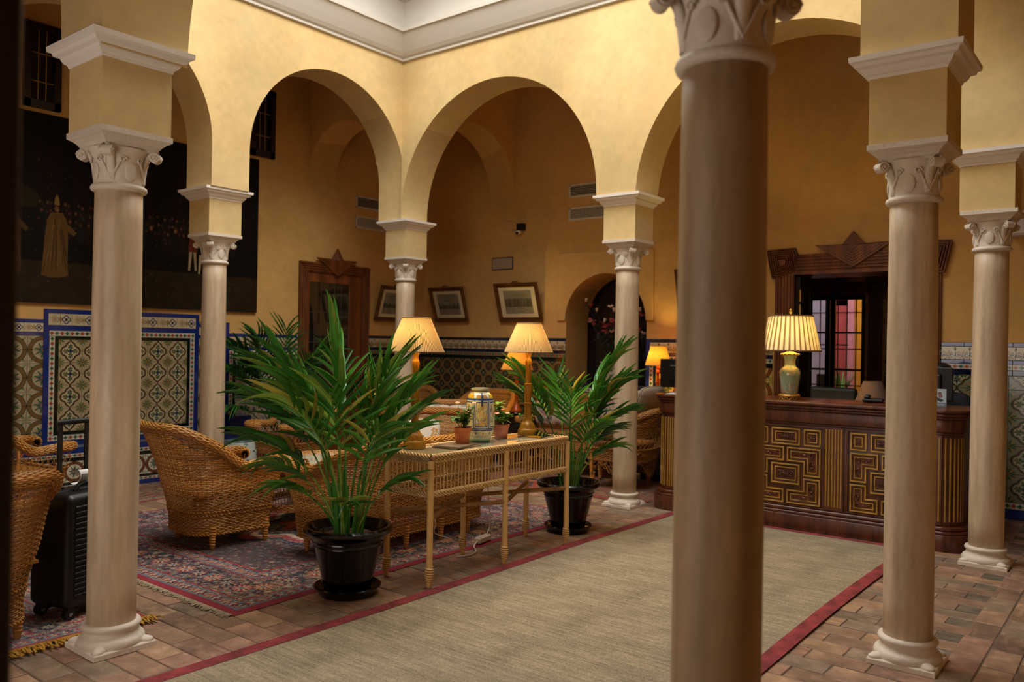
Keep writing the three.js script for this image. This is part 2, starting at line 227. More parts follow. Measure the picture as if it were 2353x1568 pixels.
// ---------------------------------------------------------------- columns
{
  const spiral = (r0, turns, n = 26) => { const p = []; for (let i = 0; i <= n; i++) { const t = i / n, a = t * turns * Math.PI * 2, r = r0 * (1 - t * .82); p.push(V(Math.cos(a) * r, Math.sin(a) * r, 0)); } return p; };
  function column(label, x, z, tx, tz, dark) {
    const c = thing('marble_column', label, 'column', [x, 0, z], 0), tiltTop = 2.2;
    // base: square plinth, corner spurs, two rolls with a hollow between
    const base = [square([[0, 0], [.15, 0], [.15, .022], [.146, .027], [0, .027]]), creased(lathe([[0, .02], [.148, .022], [.153, .035], [.15, .05], [.143, .062], [.132, .068], [.128, .075], [.123, .085], [.122, .094], [.128, .1], [.133, .107], [.134, .116], [.13, .125], [.12, .13], [0, .13]], 48), .9)];
    for (let k = 0; k < 4; k++) { const a = Math.PI / 4 + k * Math.PI / 2, g = new THREE.SphereGeometry(.05, 12, 8); g.scale(.95, .42, .6); g.translate(.152, .03, 0); g.rotateY(a); base.push(g); }
    obj('base', base.map((g) => uvm(g)), M.stone, c);
    const n = 12, pts = []; for (let i = 0; i <= n; i++) { const t = i / n; pts.push([.1105 - .004 * t + .0035 * Math.sin(t * Math.PI), .128 + t * 2.085]); }
    const sh = lathe([[0, .128], ...pts, [0, 2.213]], 56), u = sh.attributes.uv; for (let i = 0; i < u.count; i++) u.setXY(i, u.getX(i) * 1 + x * .37, u.getY(i) * 1.1 + z * .21);
    const mat = sh.attributes.position; for (let i = 0; i < mat.count; i++) { const y = mat.getY(i) - .128; mat.setX(i, mat.getX(i) + tx * y / 2.085); mat.setZ(i, mat.getZ(i) + tz * y / 2.085); }
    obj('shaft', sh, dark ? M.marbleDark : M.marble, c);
    // capital: ring, bell, abacus, leaves and volutes
    const cap = new THREE.Group(); cap.name = numbered('capital'); cap.position.set(tx, 0, tz); c.add(cap);
    obj('bell', uvm(creased(lathe([[0, 2.2], [.11, 2.2], [.123, 2.205], [.127, 2.216], [.123, 2.228], [.112, 2.233], [.111, 2.27], [.112, 2.31], [.116, 2.35], [.128, 2.385], [.14, 2.4], [0, 2.4]], 44), .9)), M.stone, cap);
    obj('abacus', uvm(square([[0, 2.395], [.118, 2.397], [.122, 2.405], [.13, 2.41], [.138, 2.424], [.155, 2.44], [.168, 2.447], [.175, 2.452], [.175, 2.478], [0, 2.478]])), M.stone, cap);
    const rosette = []; // leaf sheath that rises and curls to each side of every face
    for (let k = 0; k < 4; k++) {
      const a = Math.PI / 4 + k * Math.PI / 2;
      const vol = new THREE.CylinderGeometry(.024, .024, .05, 20); vol.rotateX(Math.PI / 2); const parts = [vol];
      for (const s of [-1, 1]) { const sp = tube(spiral(.023, 1.6), .0045, 34, 5); sp.translate(0, 0, s * .026); parts.push(sp); const e = new THREE.SphereGeometry(.0075, 8, 6); e.translate(0, 0, s * .027); parts.push(e); }
      const st = tube([[-.062, -.13, 0], [-.058, -.07, 0], [-.042, -.015, 0], [-.012, .022, 0], [.012, .022, 0]], .013, 14, 6); st.scale(1, 1, 1.7); parts.push(st);
      const g = merge(parts.map((q) => uvm(q))); g.translate(.168, 2.374, 0); g.rotateY(-a); obj('volute', g, M.stone, cap);
      for (const s of [-1, 1]) {
        const b = a + s * .42; const pp = []; for (let i = 0; i <= 12; i++) { const t = i / 12, yy = 2.25 + t * .1, ang = b - s * (.42 - .42 * t); pp.push(V(Math.cos(ang) * (.114 + t * t * .006), yy, -Math.sin(ang) * (.114 + t * t * .006))); }
        rosette.push(uvm(tube(pp, .006, 16, 5)));
        const sp = tube(spiral(.017, 1.3, 16), .0045, 20, 5); sp.rotateY(Math.PI / 2); sp.translate(.124, 2.345, 0); sp.rotateY(-(a + s * .45)); rosette.push(uvm(sp));
      }
      const f = k * Math.PI / 2; const leaf = new THREE.SphereGeometry(.03, 12, 10); leaf.scale(.3, 1.5, 1); leaf.translate(.113, 2.29, 0); leaf.rotateY(-f); rosette.push(uvm(leaf));
    }
    obj('leaf_carving', rosette, M.stone, cap);
    return c;
  }
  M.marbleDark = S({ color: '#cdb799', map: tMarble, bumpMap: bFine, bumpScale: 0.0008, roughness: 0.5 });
  let n = 0, tn = 3;
  const pier = (x, z) => { const w = struct('wall_impost_' + (++n)); obj('impost_block', uvm(square([[0, 2.476], [.168, 2.476], [.168, 2.81], [0, 2.81]]).translate(x, 0, z)), M.plaster, w);
    const m = struct('trim_' + (tn++)); obj('impost_moulding', uvm(square([[.16, 2.79], [.172, 2.792], [.176, 2.806], [.186, 2.812], [.196, 2.826], [.2, 2.838], [.222, 2.846], [.228, 2.862], [.244, 2.868], [.246, 2.892], [0, 2.893]]).translate(x, 0, z)), M.white, m); };
  const cols = [
    ['pale marble column at the far corner of the courtyard, behind the left lamp shade', .047, -.043, 0, .0, 0],
    ['slim marble column before the large dark painting, rising behind the nearest wicker armchair', -.048, 2.36, 0, 0, 0],
    ['grey streaked marble column beside the dark wood reception counter and the right-hand palm', 3.035, -.02, 0, 0, 0],
    ['pale marble column past the right end of the reception counter', 6.013, .05, .012, 0, 0],
    ['marble column in front of the counter with its whole base on the brick floor at lower right', 6.027, 2.38, 0, 0, 0],
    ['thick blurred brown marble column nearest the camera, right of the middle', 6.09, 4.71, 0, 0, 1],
    ['stained pink marble column at left foreground with a white base, beside the black suitcase', 2.99, 4.75, 0, 0, 0],
    ['marble column at the courtyard corner out of view on the left', 0, Z1, 0, 0, 0]];
  for (const a of cols) { column(...a); pier(a[1], a[2]); }
}
// ================================================================ glazed tile designs
const C = { cream: '#cbbd9c', blue: '#16306f', brown: '#6b4a26', green: '#2f5a34', dk: '#141a16', ochre: '#a8752a', red: '#8e3a24', lb: '#5f7fa8' };
function petals(g, x, y, n, r0, r1, w, col, rot = 0) { g.fillStyle = col; for (let i = 0; i < n; i++) { g.save(); g.translate(x, y); g.rotate(rot + i * 2 * Math.PI / n); g.beginPath(); g.moveTo(r0, 0); g.quadraticCurveTo((r0 + r1) / 2, w, r1, 0); g.quadraticCurveTo((r0 + r1) / 2, -w, r0, 0); g.fill(); g.restore(); } }
const disc = (g, x, y, r, c) => { g.fillStyle = c; g.beginPath(); g.arc(x, y, r, 0, 7); g.fill(); };
const ringc = (g, x, y, r, w, c) => { g.strokeStyle = c; g.lineWidth = w; g.beginPath(); g.arc(x, y, r, 0, 7); g.stroke(); };
function speck(g, w, h, n, seed) { const r = rng(seed); for (let i = 0; i < n; i++) { g.globalAlpha = .12; disc(g, r() * w, r() * h, 1 + r() * 4, r() < .5 ? '#000' : '#fff'); } g.globalAlpha = 1; }
function quatre(g, w, outer, bg, inner) { // one pointed quatrefoil filling a 2 x 2 set of tiles
  g.fillStyle = bg; g.fillRect(0, 0, w, w); const c = w / 2;
  for (const [x, y] of [[0, 0], [w, 0], [0, w], [w, w]]) { petals(g, x, y, 8, w * .03, w * .27, w * .055, C.green, Math.PI / 8); petals(g, x, y, 8, w * .1, w * .3, w * .025, C.dk, 0); petals(g, x, y, 4, w * .05, w * .3, w * .035, C.ochre, Math.PI / 4); disc(g, x, y, w * .045, C.ochre); disc(g, x, y, w * .02, C.dk); }
  const lobe = (k, col) => { g.fillStyle = col; for (const [a, b] of [[-.2, 0], [.2, 0], [0, -.2], [0, .2]]) { g.beginPath(); g.arc(c + a * w, c + b * w, w * .2 * k, 0, 7); g.fill(); } g.beginPath(); g.moveTo(c, c - w * .49 * (k * .5 + .5)); g.lineTo(c + w * .13 * k, c - w * .3); g.lineTo(c - w * .13 * k, c - w * .3); g.fill(); g.beginPath(); g.moveTo(c, c + w * .49 * (k * .5 + .5)); g.lineTo(c + w * .13 * k, c + w * .3); g.lineTo(c - w * .13 * k, c + w * .3); g.fill(); g.fillRect(c - w * .2, c - w * .2, w * .4, w * .4); };
  lobe(1.16, C.dk); lobe(1.1, outer); lobe(.86, C.dk); lobe(.8, inner);
  for (let i = 0; i < 4; i++) { const a = i * Math.PI / 2; petals(g, c + Math.cos(a) * w * .2, c + Math.sin(a) * w * .2, 6, w * .012, w * .14, w * .05, C.green, a); petals(g, c + Math.cos(a) * w * .2, c + Math.sin(a) * w * .2, 3, w * .012, w * .12, w * .02, C.dk, a + .4); disc(g, c + Math.cos(a) * w * .25, c + Math.sin(a) * w * .25, w * .03, i % 2 ? C.blue : C.ochre); }
  petals(g, c, c, 8, w * .03, w * .15, w * .03, C.green, Math.PI / 8); disc(g, c, c, w * .065, C.blue); disc(g, c, c, w * .025, C.dk); speck(g, w, w, 90, 3);
}
function circles(g, w, band, bg) { g.fillStyle = bg; g.fillRect(0, 0, w, w); const c = w / 2;
  for (const [x, y] of [[0, 0], [w, 0], [0, w], [w, w]]) { petals(g, x, y, 4, w * .02, w * .28, w * .07, C.green, Math.PI / 4); petals(g, x, y, 4, w * .02, w * .2, w * .03, bg, Math.PI / 4); petals(g, x, y, 4, w * .03, w * .17, w * .03, C.ochre, 0); }
  ringc(g, c, c, w * .42, w * .15, C.dk); ringc(g, c, c, w * .42, w * .12, band); disc(g, c, c, w * .33, bg); petals(g, c, c, 8, w * .04, w * .31, w * .06, C.green, .2); petals(g, c, c, 8, w * .04, w * .22, w * .035, C.blue, .6); petals(g, c, c, 8, w * .12, w * .31, w * .02, C.ochre, .6); disc(g, c, c, w * .05, C.ochre); speck(g, w, w, 90, 4); }
function wheel(g, w) { const c = w / 2; g.fillStyle = '#17140f'; g.fillRect(0, 0, w, w);
  for (const [x, y] of [[0, 0], [w, 0], [0, w], [w, w]]) { petals(g, x, y, 4, 0, w * .2, w * .07, C.green, 0); petals(g, x, y, 4, w * .03, w * .15, w * .03, C.cream, 0); petals(g, x, y, 4, w * .01, w * .2, w * .016, C.cream, Math.PI / 4); }
  const oct = (r, col) => { g.fillStyle = col; g.beginPath(); for (let i = 0; i < 8; i++) { const a = Math.PI / 8 + i * Math.PI / 4; g.lineTo(c + r * Math.cos(a), c + r * Math.sin(a)); } g.fill(); };
  oct(w * .535, '#94794a'); oct(w * .5, '#2a1c10'); oct(w * .485, '#94794a'); g.strokeStyle = '#2a1c10'; g.lineWidth = w * .012; for (let i = 0; i < 40; i++) { const a = i * Math.PI / 20; g.beginPath(); g.moveTo(c + w * .38 * Math.cos(a), c + w * .38 * Math.sin(a)); g.lineTo(c + w * .47 * Math.cos(a), c + w * .47 * Math.sin(a)); g.stroke(); }
  disc(g, c, c, w * .385, '#2a1c10'); disc(g, c, c, w * .37, '#8f6a35'); disc(g, c, c, w * .33, '#15120d'); petals(g, c, c, 12, w * .1, w * .31, w * .04, '#94794a'); petals(g, c, c, 12, w * .17, w * .27, w * .02, '#173328'); disc(g, c, c, w * .11, '#2a1c10'); petals(g, c, c, 8, 0, w * .1, w * .02, '#94794a'); speck(g, w, w, 80, 5); }
function frieze(g, w) { g.fillStyle = C.cream; g.fillRect(0, 0, w, w); g.fillStyle = C.dk; g.fillRect(0, 0, w, 6); g.fillRect(0, w - 6, w, 6); petals(g, w / 2, w * .72, 7, w * .05, w * .5, w * .1, C.ochre, Math.PI); petals(g, w / 2, w * .72, 5, w * .05, w * .34, w * .06, C.red, Math.PI * 1.1); g.strokeStyle = C.green; g.lineWidth = w * .06; for (const s of [-1, 1]) { g.beginPath(); g.arc(w / 2 + s * w * .3, w * .62, w * .17, 0, 5); g.stroke(); disc(g, w / 2 + s * w * .3, w * .62, w * .06, C.blue); petals(g, w / 2 + s * w * .5, w * .2, 6, 0, w * .16, w * .05, C.brown); } disc(g, w / 2, w * .74, w * .07, C.dk); speck(g, w, w, 60, 6); }
function starTile(g, w) { g.fillStyle = C.cream; g.fillRect(0, 0, w * 2, w); petals(g, w / 2, w / 2, 12, w * .08, w * .46, w * .06, C.brown); petals(g, w / 2, w / 2, 12, w * .2, w * .4, w * .03, C.cream); disc(g, w / 2, w / 2, w * .09, C.ochre); const c = w * 1.5; for (const [a, b] of [[-.18, 0], [.18, 0], [0, -.18], [0, .18]]) disc(g, c + a * w, w / 2 + b * w, w * .2, C.blue); for (const [a, b] of [[-.18, 0], [.18, 0], [0, -.18], [0, .18]]) disc(g, c + a * w, w / 2 + b * w, w * .12, C.cream); disc(g, c, w / 2, w * .12, C.dk); for (const q of [w, 2 * w]) petals(g, q, w / 2, 6, w * .05, w * .3, w * .07, C.green, .5); petals(g, w, w / 2, 5, 0, w * .2, w * .07, C.ochre); speck(g, w * 2, w, 100, 7); }
function chain(g, w, h, bg) { g.fillStyle = bg; g.fillRect(0, 0, w, h); for (let i = 0; i < 4; i++) { const x = w * (i + .5) / 4, y = h / 2; g.fillStyle = i % 2 ? '#2c5b41' : '#9a4026'; g.fillRect(x - w * .035, y - h * .32, w * .07, h * .64); g.fillRect(x - w * .085, y - h * .16, w * .17, h * .32); disc(g, w * i / 4, h * .5, w * .02, C.dk); } g.fillStyle = '#6a7a90'; g.fillRect(0, 0, w, h * .05); g.fillRect(0, h * .95, w, h * .05); }
function floral(g, w, dark) { g.fillStyle = dark ? '#1b1812' : '#bdb49a'; g.fillRect(0, 0, w, w); const c = w / 2, a = dark ? '#9b8252' : C.lb, b = dark ? '#7d5a2b' : C.ochre; ringc(g, c, c, w * .33, w * .035, a); ringc(g, 0, c, w * .25, w * .03, C.green); ringc(g, w, c, w * .25, w * .03, C.green); petals(g, c, c, 6, w * .05, w * .3, w * .07, b, Math.PI / 2); petals(g, c, w * .9, 5, 0, w * .25, w * .06, a, -Math.PI / 2 - .6); petals(g, c, w * .1, 5, 0, w * .25, w * .06, b, Math.PI / 2 - .6); petals(g, 0, c, 7, 0, w * .2, w * .05, C.blue); petals(g, w, c, 7, 0, w * .2, w * .05, C.blue); disc(g, c, c, w * .07, C.dk); petals(g, 0, 0, 8, .05, w * .2, w * .03, C.green); petals(g, w, 0, 8, .05, w * .2, w * .03, C.green); petals(g, 0, w, 8, .05, w * .2, w * .03, C.green); petals(g, w, w, 8, .05, w * .2, w * .03, C.green); speck(g, w, w, 80, 8); }
const glaze = (map, extra = {}) => P({ map, roughness: 0.22, clearcoat: 0.6, clearcoatRoughness: 0.1, ...extra });
const TM = {
  quatre: glaze(ctex(512, 512, (g, w) => quatre(g, w, '#4d3420', '#b0a17c', '#c8b894'))), quatre2: glaze(ctex(512, 512, (g, w) => quatre(g, w, '#4d4230', '#7f7a60', '#a89e80'))),
  circle: glaze(ctex(512, 512, (g, w) => circles(g, w, '#6d5430', '#ada083'))), circleY: glaze(ctex(512, 512, (g, w) => circles(g, w, '#8a4a1d', '#cfae62'))), bench: glaze(ctex(512, 512, (g, w) => circles(g, w, '#6d3d22', '#d3cbb6'))),
  wheel: glaze(ctex(512, 512, wheel)), frieze: glaze(ctex(256, 256, frieze)), star: glaze(ctex(512, 256, (g, w, h) => starTile(g, h))), chain: glaze(ctex(512, 128, (g, w, h) => chain(g, w, h, '#cfc8b4'))), chainDk: glaze(ctex(512, 128, (g, w, h) => chain(g, w, h, '#8d7b57'))),
  floral: glaze(ctex(256, 256, (g, w) => floral(g, w, false))), floralDk: glaze(ctex(256, 256, (g, w) => floral(g, w, true))), seat: glaze(ctex(256, 256, (g, w) => { g.fillStyle = '#7f8b84'; g.fillRect(0, 0, w, w); const r = rng(9); for (let i = 0; i < 160; i++) petals(g, r() * w, r() * w, 4, 1, 6 + r() * 8, 3, ['#3c5a50', '#a9ad9c', '#2f4766', '#6d6a4a'][i % 4], r() * 3); })),
  blue: P({ color: '#142c78', roughness: .15, clearcoat: .8, clearcoatRoughness: .06 }), navy: P({ color: '#0d1838', roughness: .15, clearcoat: .8, clearcoatRoughness: .06 }), dark: P({ color: '#0b1610', roughness: .15, clearcoat: .8, clearcoatRoughness: .06 }),
  grout: S({ color: '#6f6857', roughness: .9 }),
};
const TG = new Map();
function tileGeo(w, h, rect = [0, 0, 1, 1], turn = 0) { const k = [w.toFixed(4), h.toFixed(4), rect, turn].join(); if (TG.has(k)) return TG.get(k);
  const g = square3(w - .0025, h - .0025, .009, .002); g.rotateX(Math.PI / 2); g.translate(0, 0, .012); const p = g.attributes.position, u = new Float32Array(p.count * 2);
  for (let i = 0; i < p.count; i++) { let a = (p.getX(i) + w / 2) / w, b = (p.getY(i) + h / 2) / h; if (turn) [a, b] = [b, a]; u[i * 2] = rect[0] + a * (rect[2] - rect[0]); u[i * 2 + 1] = rect[1] + b * (rect[3] - rect[1]); }
  g.setAttribute('uv', new THREE.BufferAttribute(u, 2)); TG.set(k, g); return g; }
const jit = rng(77);
function field(par, u0, v0, nc, nr, w, h, mat, kind = 1, name = 'tile') { for (let j = 0; j < nr; j++) for (let i = 0; i < nc; i++) { const rect = kind === 2 ? [(i % 2) / 2, (j % 2) / 2, (i % 2 + 1) / 2, (j % 2 + 1) / 2] : kind === 3 ? [(i % 2) / 2, 0, (i % 2 + 1) / 2, 1] : [0, 0, 1, 1]; const m = obj(name, tileGeo(w, h, rect, kind === 4 ? 1 : 0), mat, par); m.position.set(u0 + (i + .5) * w, v0 + (j + .5) * h, (jit() - .5) * .0012); m.rotation.set((jit() - .5) * .006, (jit() - .5) * .006, 0); } }
function strip(par, u0, u1, v0, h, mat, len, name = 'border_tile') { const n = Math.max(1, Math.round((u1 - u0) / len)); field(par, u0, v0, n, 1, (u1 - u0) / n, h, mat, 1, name); }
function vstrip(par, u0, w, v0, v1, mat, len, name = 'border_tile') { const n = Math.max(1, Math.round((v1 - v0) / len)); field(par, u0, v0, 1, n, w, (v1 - v0) / n, mat, 4, name); }
let trimN = 20;
function dado(onX, u0, u1, v0, v1) { const t = struct('trim_' + (trimN++)); if (onX) { t.position.x = WA; t.rotation.y = Math.PI / 2; } else t.position.z = WB; obj('tile_backing', boxr(u0, u1, v0, v1, -.004, .004), TM.grout, t); return t; }
function head(t, u0, u1, edge, ch) { strip(t, u0, u1, 1.543, .037, edge, .2); const n = Math.round((u1 - u0) / .122); field(t, u0, 1.421, n, 1, (u1 - u0) / n, .122, TM.frieze); strip(t, u0, u1, 1.382, .039, edge, .2); strip(t, u0, u1, 1.332, .05, ch, .2); strip(t, u0, u1, 1.284, .048, edge === TM.blue ? TM.navy : TM.dark, .2); }
{ // left gallery wall
  let t = dado(1, -4.0, -3.302, .43, 1.66); field(t, -4.0, .43, 5, 8, .1396, .134, TM.circle, 2); strip(t, -4.0, -3.302, 1.502, .035, TM.blue, .17); strip(t, -4.0, -3.302, 1.537, .088, TM.star, .176); strip(t, -4.0, -3.302, 1.625, .035, TM.blue, .17);
  t = dado(1, -3.3, -1.68, .43, 1.765); strip(t, -3.3, -1.68, 1.72, .045, TM.blue, .2); field(t, -3.3 + .04, 1.605, 14, 1, 1.54 / 14, .115, TM.star, 3); vstrip(t, -3.3, .04, 1.605, 1.72, TM.blue, .115); vstrip(t, -1.72, .04, 1.605, 1.72, TM.blue, .115);
  strip(t, -3.3, -1.68, 1.555, .05, TM.blue, .18); strip(t, -3.3, -1.68, .43, .05, TM.blue, .18); vstrip(t, -3.3, .05, .48, 1.555, TM.blue, .18); vstrip(t, -1.73, .05, .48, 1.555, TM.blue, .18);
  strip(t, -3.25, -1.73, 1.5, .055, TM.chain, .19); strip(t, -3.25, -1.73, .48, .055, TM.chain, .19); vstrip(t, -3.25, .055, .535, 1.5, TM.chain, .19); vstrip(t, -1.785, .055, .535, 1.5, TM.chain, .19);
  strip(t, -3.195, -1.785, 1.467, .033, TM.dark, .2); strip(t, -3.195, -1.785, .535, .033, TM.dark, .2); vstrip(t, -3.195, .033, .568, 1.467, TM.dark, .2); vstrip(t, -1.818, .033, .568, 1.467, TM.dark, .2);
  field(t, -3.162, .568, 12, 8, 1.344 / 12, .899 / 8, TM.quatre, 2);
  t = dado(1, -1.678, -1.3, .43, 1.69); field(t, -1.678, .43, 3, 8, .11, .134, TM.circle, 2); strip(t, -1.678, -1.348, 1.502, .035, TM.blue, .17); strip(t, -1.678, -1.348, 1.537, .088, TM.star, .176); strip(t, -1.678, -1.348, 1.625, .035, TM.blue, .17); vstrip(t, -1.346, .046, .43, 1.69, TM.blue, .2);
  t = dado(1, -1.298, -.355, 0, 1.563); strip(t, -1.298, -.355, 1.528, .035, TM.blue, .2); field(t, -1.298, 1.41, 8, 1, .943 / 8, .118, TM.frieze); strip(t, -1.298, -.355, 1.372, .038, TM.blue, .2); strip(t, -1.298, -.355, 1.32, .052, TM.chain, .19); vstrip(t, -1.298, .05, .1, 1.32, TM.chain, .19); vstrip(t, -.405, .05, .1, 1.32, TM.chain, .19); strip(t, -1.248, -.405, 1.285, .035, TM.dark, .2); vstrip(t, -1.248, .035, .1, 1.285, TM.dark, .2); vstrip(t, -.44, .035, .1, 1.285, TM.dark, .2); field(t, -1.213, .1, 6, 9, .773 / 6, 1.185 / 9, TM.floral); strip(t, -1.298, -.355, 0, .1, TM.blue, .2);
  t = dado(1, .80, 1.868, 0, 1.58); head(t, .8, 1.868, TM.navy, TM.chainDk); field(t, .8, .1, 8, 9, .1335, .1315, TM.floralDk); strip(t, .8, 1.868, 0, .1, TM.navy, .2);
}
{ // back wall
  let t = dado(0, WA + .014, 1.065, 0, 1.58); head(t, WA + .014, 1.065, TM.navy, TM.chainDk); field(t, WA + .014, .003, 13, 7, 2.501 / 13, .183, TM.wheel);
  t = dado(0, 1.067, 2.213, 0, 1.02); strip(t, 1.067, 2.213, .97, .05, TM.navy, .2); strip(t, 1.067, 2.213, .92, .05, TM.chain, .19); strip(t, 1.067, 2.213, .87, .05, TM.dark, .2); field(t, 1.067, .095, 9, 6, 1.146 / 9, .775 / 6, TM.floral); strip(t, 1.067, 2.213, 0, .095, TM.navy, .2);
  t = dado(0, 2.215, 3.735, 0, 1.58); vstrip(t, 2.215, .05, 0, 1.58, TM.blue, .2); head(t, 2.265, 3.735, TM.navy, TM.chain); vstrip(t, 2.265, .05, .1, 1.284, TM.chain, .19); vstrip(t, 2.315, .035, .1, 1.284, TM.dark, .2); field(t, 2.35, .1, 10, 9, .1385, .1315, TM.circleY, 2); strip(t, 2.265, 3.735, 0, .1, TM.blue, .2);
  t = dado(0, 5.345, XR - .002, 0, 1.58); head(t, 5.345, XR - .004, TM.blue, TM.chain); field(t, 5.345, .15, 21, 9, .1382, .126, TM.quatre2, 2); strip(t, 5.345, XR - .004, .09, .06, TM.chain, .19); strip(t, 5.345, XR - .004, 0, .09, TM.blue, .2);
}
{ // tiled bench along the left wall
  const b = thing('tiled_bench', 'low built-in bench clad in blue-edged patterned tiles under the big tile panel', 'bench', [WA + .014, 0, 0], Math.PI / 2), D = .21;
  obj('core', boxr(-4.2, -1.13, 0, .425, -.006, D), TM.grout, b); obj('end_block', [rbox(.19, .2, D - .02, .006, -1.225, .53, D / 2)], TM.blue, b);
  const f = new THREE.Group(); f.name = 'front'; f.position.z = D; b.add(f);
  strip(f, -4.2, -1.13, .375, .06, TM.blue, .17, 'edge_tile'); strip(f, -4.2, -1.18, .335, .04, TM.chain, .19); strip(f, -4.2, -1.18, .3, .035, TM.dark, .2); field(f, -4.2, .1, 30, 1, 3.02 / 30, .2, TM.bench, 3, 'circle_tile'); strip(f, -4.2, -1.18, .075, .025, TM.dark, .2); strip(f, -4.2, -1.18, .045, .03, TM.chain, .19); strip(f, -4.2, -1.18, 0, .045, TM.blue, .2); vstrip(f, -1.18, .05, 0, .375, TM.blue, .2);
  const s = new THREE.Group(); s.name = 'seat'; s.position.set(0, .422, D); s.rotation.x = -Math.PI / 2; b.add(s); field(s, -4.2, .0, 22, 1, 2.88 / 22, .175, TM.seat, 1, 'seat_tile'); strip(s, -4.2, -1.32, .175, .035, TM.blue, .2);
}
// ---------------------------------------------------------------- doors, windows
function nested(poly, n, k0, dz) { if (poly.reduce((a, p, i) => { const b = poly[(i + 1) % poly.length]; return a + p[0] * b[1] - b[0] * p[1]; }, 0) < 0) poly = poly.slice().reverse(); let cx = 0, cy = 0; for (const [x, y] of poly) { cx += x / poly.length; cy += y / poly.length; } const at = (k) => poly.map(([x, y]) => new THREE.Vector2(cx + (x - cx) * k, cy + (y - cy) * k)), out = [extr(new THREE.Shape(at(1)), .008, .002)];
  for (let i = 0; i < n; i++) { const k = 1 - i * k0, s = new THREE.Shape(at(k)); if (i < n - 1) s.holes.push(new THREE.Path(at(k - k0 * .5))); out.push(extr(s, .034 + dz * i * .5, .004)); } return out; } // a base board and raised ridges with real channels between them
function surround(cx, k, parent, ky = k) { // carved wooden door surround with eared corners and a pointed crest; parts facing +z
  const p = (x, y) => [cx + (x - 4.553) * k, y * ky], mir = (x) => 9.106 - x, W = uvm;
  const add = (n, gs, z = 0) => obj(n, gs.map((g) => W(g.translate(0, 0, z))), M.woodRed, parent);
  for (const s of [0, 1]) { const f = (x) => s ? mir(x) : x, reeds = []; const ax = f(3.76), bx = f(3.965); reeds.push(extr([p(Math.min(ax, bx), 0), p(Math.max(ax, bx), 0), p(Math.max(ax, bx), 2.32), p(Math.min(ax, bx), 2.32)], .035, .003)); for (let i = 0; i < 6; i++) { const x = f(3.782 + i * .033); reeds.push(mv(new THREE.CylinderGeometry(.0125 * k, .0125 * k, 2.26 * ky, 8), cx + (x - 4.553) * k, 1.13 * ky, .036)); } add('jamb', reeds);
    const ear = [[3.665, 2.535], [3.976, 2.546], [4.0, 2.47], [3.97, 2.31], [3.80, 2.228], [3.731, 2.232]].map(([x, y]) => p(f(x), y)); if (s) ear.reverse(); add('corner_ear', nested(ear, 6, .15, .012), .03); }
  const lint = [extr([p(3.78, 2.3), p(5.33, 2.3), p(5.33, 2.475), p(3.78, 2.475)], .035, .003)]; for (let i = 0; i < 5; i++) lint.push(mv(new THREE.CylinderGeometry(.0125 * k, .0125 * k, 1.5 * k, 8), cx, (2.322 + i * .033) * ky, .036, 0, 0, Math.PI / 2)); add('lintel', lint.map((g) => g));
  add('crest', nested([[4.18, 2.552], [4.445, 2.545], [4.553, 2.678], [4.661, 2.545], [4.926, 2.552], [4.553, 2.315]].reverse().map(([x, y]) => p(x, y)), 7, .13, .009), .035);
}
{
  const d = struct('door_2'); d.position.z = WB + .002; surround(4.553, 1, d);
  const lining = [boxr(3.93, 3.965, 0, 2.3, -.5, .03), boxr(5.14, 5.2, 0, 2.3, -.5, .03), boxr(3.93, 5.2, 2.265, 2.3, -.5, .03)]; obj('door_lining', lining.map((g) => uvm(g)), M.woodRed, d);
  const leaf = new THREE.Group(); leaf.name = 'door_leaf'; leaf.position.set(3.985, 0, -.02); leaf.rotation.y = 1.5; d.add(leaf);
  obj('leaf_frame', [rbox(.1, 2.24, .045, .004, .05, 1.13, 0), rbox(.07, 2.24, .045, .004, .3, 1.13, 0), rbox(.3, .12, .044, .004, .17, 2.18, 0), rbox(.3, .2, .044, .004, .17, .12, 0), rbox(.3, .1, .044, .004, .17, 1.0, 0), rbox(.24, 1, .02, .004, .17, .55, 0), rbox(.24, 1.1, .02, .004, .17, 1.6, 0)].map((g) => uvm(g)), M.woodDark, leaf);
  for (const y of [.4, 1.9, 2.05]) obj('hinge', [mv(new THREE.CylinderGeometry(.009, .009, .12, 10), 0, y, .025), box(.04, .11, .004, .02, y, .025)], M.brass, leaf);
}
